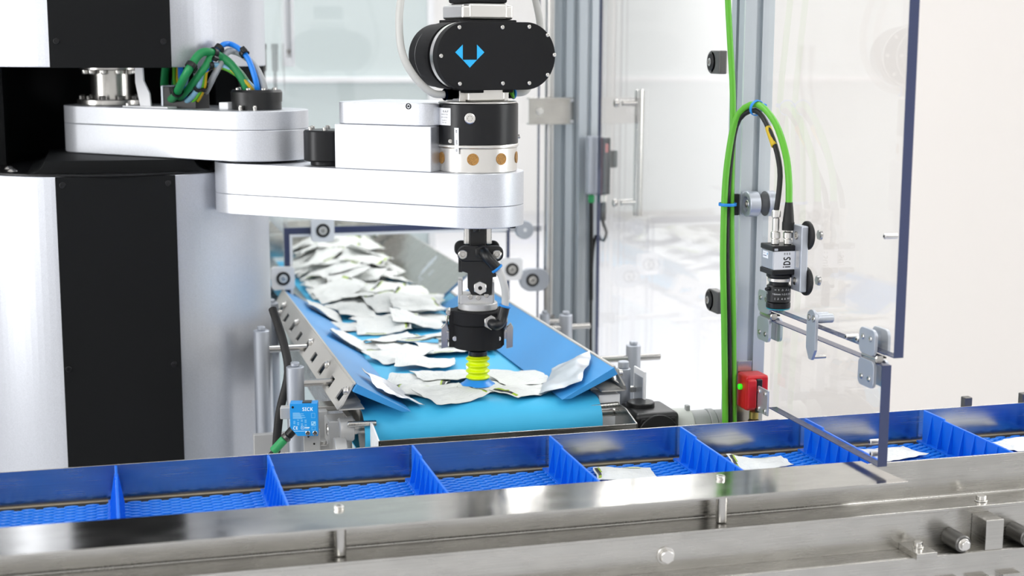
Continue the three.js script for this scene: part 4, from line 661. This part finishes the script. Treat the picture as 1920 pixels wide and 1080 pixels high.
// ---------- pouches ----------
{
  const W = 0.092, H = 0.068;
  const pouchGeo = (k) => { // flat sealed rim, crumpled pillow in the middle
    const n = 14, m = 10, pos = [], uv = [], idx = []; const nz = lattice(5, 4), nz2 = lattice(9, 7); const bend = rr(-1, 1) * 0.9, tw = rr(-1, 1);
    const wv = rr(0, 6);
    for (const side of [1, -1]) for (let j = 0; j <= m; j++) for (let i = 0; i <= n; i++) {
      const u = i / n, v = j / m, x = (u - 0.5) * W, z = (v - 0.5) * H; const e = Math.min(u, 1 - u) * W, f = Math.min(v, 1 - v) * H; const s = Math.min(1, Math.max(0, Math.min(e, f) - 0.005) / 0.012);
      const puff = (0.0018 + 0.0022 * nz(u * 0.97, v * 0.97)) * s * (2 - s);
      const base = 0.0026 + bend * 0.0022 * Math.pow(2 * u - 1, 2) * Math.sign(bend) + 0.0026 * Math.sin(u * 6 + wv) * (0.5 + 0.5 * Math.cos(v * 5 + wv)) + tw * 0.003 * (u - 0.5) * (v - 0.5) * 4 + 0.003 * (nz2(u * 0.97, v * 0.97) - 0.5) + 0.0035 * (nz(v * 0.9, u * 0.9) - 0.5) * (1 - s);
      const edge = 0.003 * (nz2(v * 0.9, u * 0.9) - 0.5);
      pos.push(x + edge * (1 - s), Math.max(0, base) + side * (puff * (side > 0 ? 1 : 0.45) + 0.00025), z + edge * (1 - s)); uv.push(u, side > 0 ? 0.5 + v * 0.5 : v * 0.5);
    }
    const N = (n + 1) * (m + 1); const q = (a, b, c, d, fl) => fl ? idx.push(a, c, b, b, c, d) : idx.push(a, b, c, b, d, c);
    for (let j = 0; j < m; j++) for (let i = 0; i < n; i++) { const a = j * (n + 1) + i; q(a, a + 1, a + n + 1, a + n + 2, true); q(N + a, N + a + 1, N + a + n + 1, N + a + n + 2, false); }
    for (let i = 0; i < n; i++) { q(i, i + 1, N + i, N + i + 1, false); const a = m * (n + 1) + i; q(a, a + 1, N + a, N + a + 1, true); }
    for (let j = 0; j < m; j++) { const a = j * (n + 1), b = a + n; q(a, a + n + 1, N + a, N + a + n + 1, true); q(b, b + n + 1, N + b, N + b + n + 1, false); }
    const g = new THREE.BufferGeometry(); g.setAttribute('position', new THREE.Float32BufferAttribute(pos, 3)); g.setAttribute('uv', new THREE.Float32BufferAttribute(uv, 2)); g.setIndex(idx); g.computeVertexNormals(); return g;
  };
  const print = (k) => canvasTex(512, 768, (c, w, h) => { // upper half: back of the sheet, lower half: printed side
    c.fillStyle = '#f2f3f1'; c.fillRect(0, 0, w, h);
    for (const y0 of [0, 384]) {
      c.fillStyle = 'rgba(120,126,128,0.14)'; for (let i = 0; i < 9; i++) for (let q = 0; q < 3; q++) c.fillRect(60 + q * 130, y0 + 60 + i * 30, 60 + ((i * 37 + q * 23 + k * 17) % 60), 5);
      if (k === 0 || k === 2) { c.fillStyle = '#2b2e2c'; c.fillRect(w - 40, y0 + 30, 26, 240); c.fillStyle = '#a9c81e'; c.fillRect(w - 54, y0 + 20, 14, 190); c.fillRect(w - 40, y0 + 270, 26, 80); }
      if (k === 2) { c.fillStyle = '#a9c81e'; c.fillRect(80, y0 + 12, 190, 10); c.fillStyle = '#2b2e2c'; c.fillRect(90, y0 + 26, 160, 8); }
      c.strokeStyle = 'rgba(150,155,156,0.3)'; c.lineWidth = 2; c.strokeRect(16, y0 + 14, w - 32, 356);
    }
  });
  const cr1 = lattice(9, 9), cr2 = lattice(22, 22), crease = noiseTex(256, 256, (i, j) => 255 * (0.6 * Math.abs(cr1(i / 256, j / 256) - 0.5) * 2 + 0.4 * Math.abs(cr2(i / 256, j / 256) - 0.5) * 2));
  const mats = [0, 1, 2].map((k) => M('pouch_print' + k, 0xf0f2f1, 0.5, 0.0, { map: print(k), bumpMap: crease, bumpScale: 0.0008 }));
  const foil = M('pouch_foil', 0xdfe3ea, 0.28, 0.85);
  const geos = Array.from({ length: 8 }, (_, k) => pouchGeo(k));
  // height field of what already lies on the belt, 4 mm cells
  const hx0 = 0.33, hz0 = -3.44, cs = 0.004, nx = 90, nz = 400, field = new Float32Array(nx * nz).fill(BT + 0.0008);
  const put = (x, z, a, label, group, gi, mi, opt = {}) => {
    const c = Math.cos(a), s = Math.sin(a); let mx = 0, list = [];
    for (let u = -W / 2; u <= W / 2; u += cs) for (let v = -H / 2; v <= H / 2; v += cs) { const px = x + u * c + v * s, pz = z - u * s + v * c; const i = Math.floor((px - hx0) / cs), j = Math.floor((pz - hz0) / cs); if (i < 0 || j < 0 || i >= nx || j >= nz) continue; list.push([j * nx + i, u, v]); }
    // lean the sheet on what lies below: least squares plane through the cells it covers, then lift until clear
    let su = 0, sv = 0, sh = 0; for (const [k] of list) sh += field[k]; const mh = list.length ? sh / list.length : BT; let a1 = 0, b1 = 0, a2 = 1e-9, b2 = 1e-9; for (const [k, u, v] of list) { a1 += u * (field[k] - mh); a2 += u * u; b1 += v * (field[k] - mh); b2 += v * v; }
    const ku = Math.max(-0.35, Math.min(0.35, a1 / a2)), kv = Math.max(-0.35, Math.min(0.35, b1 / b2)); for (const [k, u, v] of list) mx = Math.max(mx, field[k] - ku * u - kv * v);
    if (!list.length) mx = BT; const lift = BT + 0.0006 - Math.min(...[[1, 1], [1, -1], [-1, 1], [-1, -1]].map(([p, q]) => ku * p * W / 2 + kv * q * H / 2)); const y = opt.y ?? Math.min(Math.max(lift, mh + 0.6 * (mx - mh) + 0.0006), BT + (opt.cap ?? 0.03));
    for (const [k, u, v] of list) field[k] = Math.max(field[k], y + ku * u + kv * v + 0.0038 * (Math.abs(u) < W * 0.4 && Math.abs(v) < H * 0.38 ? 1 : 0.45));
    const o = mesh(numbered('pouch'), geos[gi], mi < 0 ? foil : mats[mi]); tag(o, label, 'pouch', group); o.position.set(x, y, z);
    const e = new THREE.Quaternion().setFromAxisAngle(V(0, 1, 0), a), tl = new THREE.Quaternion().setFromEuler(new THREE.Euler(-Math.atan(kv), 0, Math.atan(ku))); o.quaternion.copy(e).multiply(tl); return o;
  };
  const A = 'white foil sachet in the small heap round the suction cup', Bl = 'white foil sachet in the loose row behind the gripper', Cl = 'white foil sachet in the cluster between the guides further back', Dl = 'white foil sachet in the big heap passing through the portal';
  const heap = (l, list, group, cap) => list.forEach(([x, z, a, m], i) => put(x, z, (a ?? rr(0, 180)) * R, l, group, Math.floor(rnd() * 8), m ?? Math.floor(rnd() * 3), { cap }));
  // big heap behind the portal, bottom layer first
  for (let layer = 0; layer < 4; layer++) { const n = [32, 28, 22, 14][layer]; for (let i = 0; i < n; i++) { const z = -3.38 + ((i * 17 % n) + rnd()) / n * (0.67 - layer * 0.09); put(z > -2.95 ? rr(0.425, 0.58) : rr(0.425, 0.56), z, rr(-40, 40) * R, Dl, 'sachets in the heap behind the portal', Math.floor(rnd() * 8), Math.floor(rnd() * 3), { cap: 0.018 + 0.055 * Math.min(1, Math.max(0, (-2.68 - z) / 0.5)) }); } }
  heap(Dl, [[0.43, -2.72], [0.48, -2.76], [0.53, -2.74], [0.56, -2.7], [0.44, -2.66], [0.5, -2.68], [0.55, -2.66], [0.43, -2.78, 10]], 'sachets in the heap behind the portal');
  heap(Cl, [[0.43, -2.54, 12], [0.465, -2.575, -20], [0.5, -2.55, 30], [0.55, -2.57, -12, 0], [0.49, -2.52, 5], [0.55, -2.6, 20], [0.46, -2.49, -8], [0.52, -2.505, -3]], 'sachets in the cluster further back');
  heap(Bl, [[0.43, -2.345, -18], [0.465, -2.3, 8], [0.44, -2.265, 25], [0.47, -2.2, -12, 1], [0.525, -2.29, 4], [0.56, -2.3, -10, 0], [0.555, -2.345, 15], [0.51, -2.355, -25], [0.45, -2.38, 12]], 'sachets in the row behind the gripper');
  heap(A, [[0.435, -2.085, -22, 0], [0.43, -2.02, 160, 2], [0.462, -1.982, 24, 0], [0.48, -2.1, 5, 0], [0.555, -2.09, -14, 1], [0.575, -1.995, 205, 2], [0.585, -2.05, 18, 0]], 'sachets round the suction cup', 0.0045);
  // sachet under the cup
  const cupY = 1.0193; put(0.508, -2.028, 6 * R, 'white foil sachet held under the blue suction cup', undefined, 1, 1, { y: cupY - 0.0072 });
  // sachets leaning on the guides
  const lean = (x, y, z, ey, tilt, label, gi, mi) => { const o = mesh(numbered('pouch'), geos[gi], mi < 0 ? foil : mats[mi]); tag(o, label, 'pouch'); o.position.set(x, y + 0.003, z); o.rotation.set(0, 0, tilt); o.rotateY(ey); return o; };
  const ang = Math.atan2(0.0415, 0.0755);
  lean(0.6305, 1.0315, -1.985, 60 * R, ang, 'shiny silver sachet lying on the slanted guide near the motor', 2, -1);
  lean(0.375, 1.0255, -1.985, 100 * R, -ang, 'crumpled silver sachet sliding down the slanted guide on the sensor side', 5, -1);
  lean(0.376, 1.0262, -2.35, 75 * R, -ang, 'white foil sachet leaning on the slanted guide on the robot side', 3, 0);
  lean(0.375, 1.026, -2.62, 85 * R, -ang, 'white foil sachet lying on the robot side guide close to the portal', 4, 1);
  lean(0.637, 1.036, -2.95, 80 * R, 0.68, 'pale sachet lying on the slanted stainless chute wall', 6, -1);
  // sachets already in the tray pockets
  [[0.63, -1.735, 168, 'white foil sachet in the first filled tray pocket beyond the drip tray'], [0.82, -1.742, 170, 'white foil sachet in the tray pocket below the camera'], [1.013, -1.737, 8, 'white foil sachet in the tray pocket just past the acrylic flap'], [1.21, -1.735, 12, 'white foil sachet in the tray pocket two past the acrylic flap']].forEach(([x, z, a, label], i) => { const o = mesh(numbered('pouch'), geos[[1, 6, 3, 0][i]], mats[[2, 2, 1, 1][i]]); tag(o, label, 'pouch'); o.position.set(x, BELT + 0.0012, z); o.rotation.y = a * R; o.scale.setScalar(0.82); });
}
camera.updateProjectionMatrix();
shade(scene);
renderer.render(scene, camera);
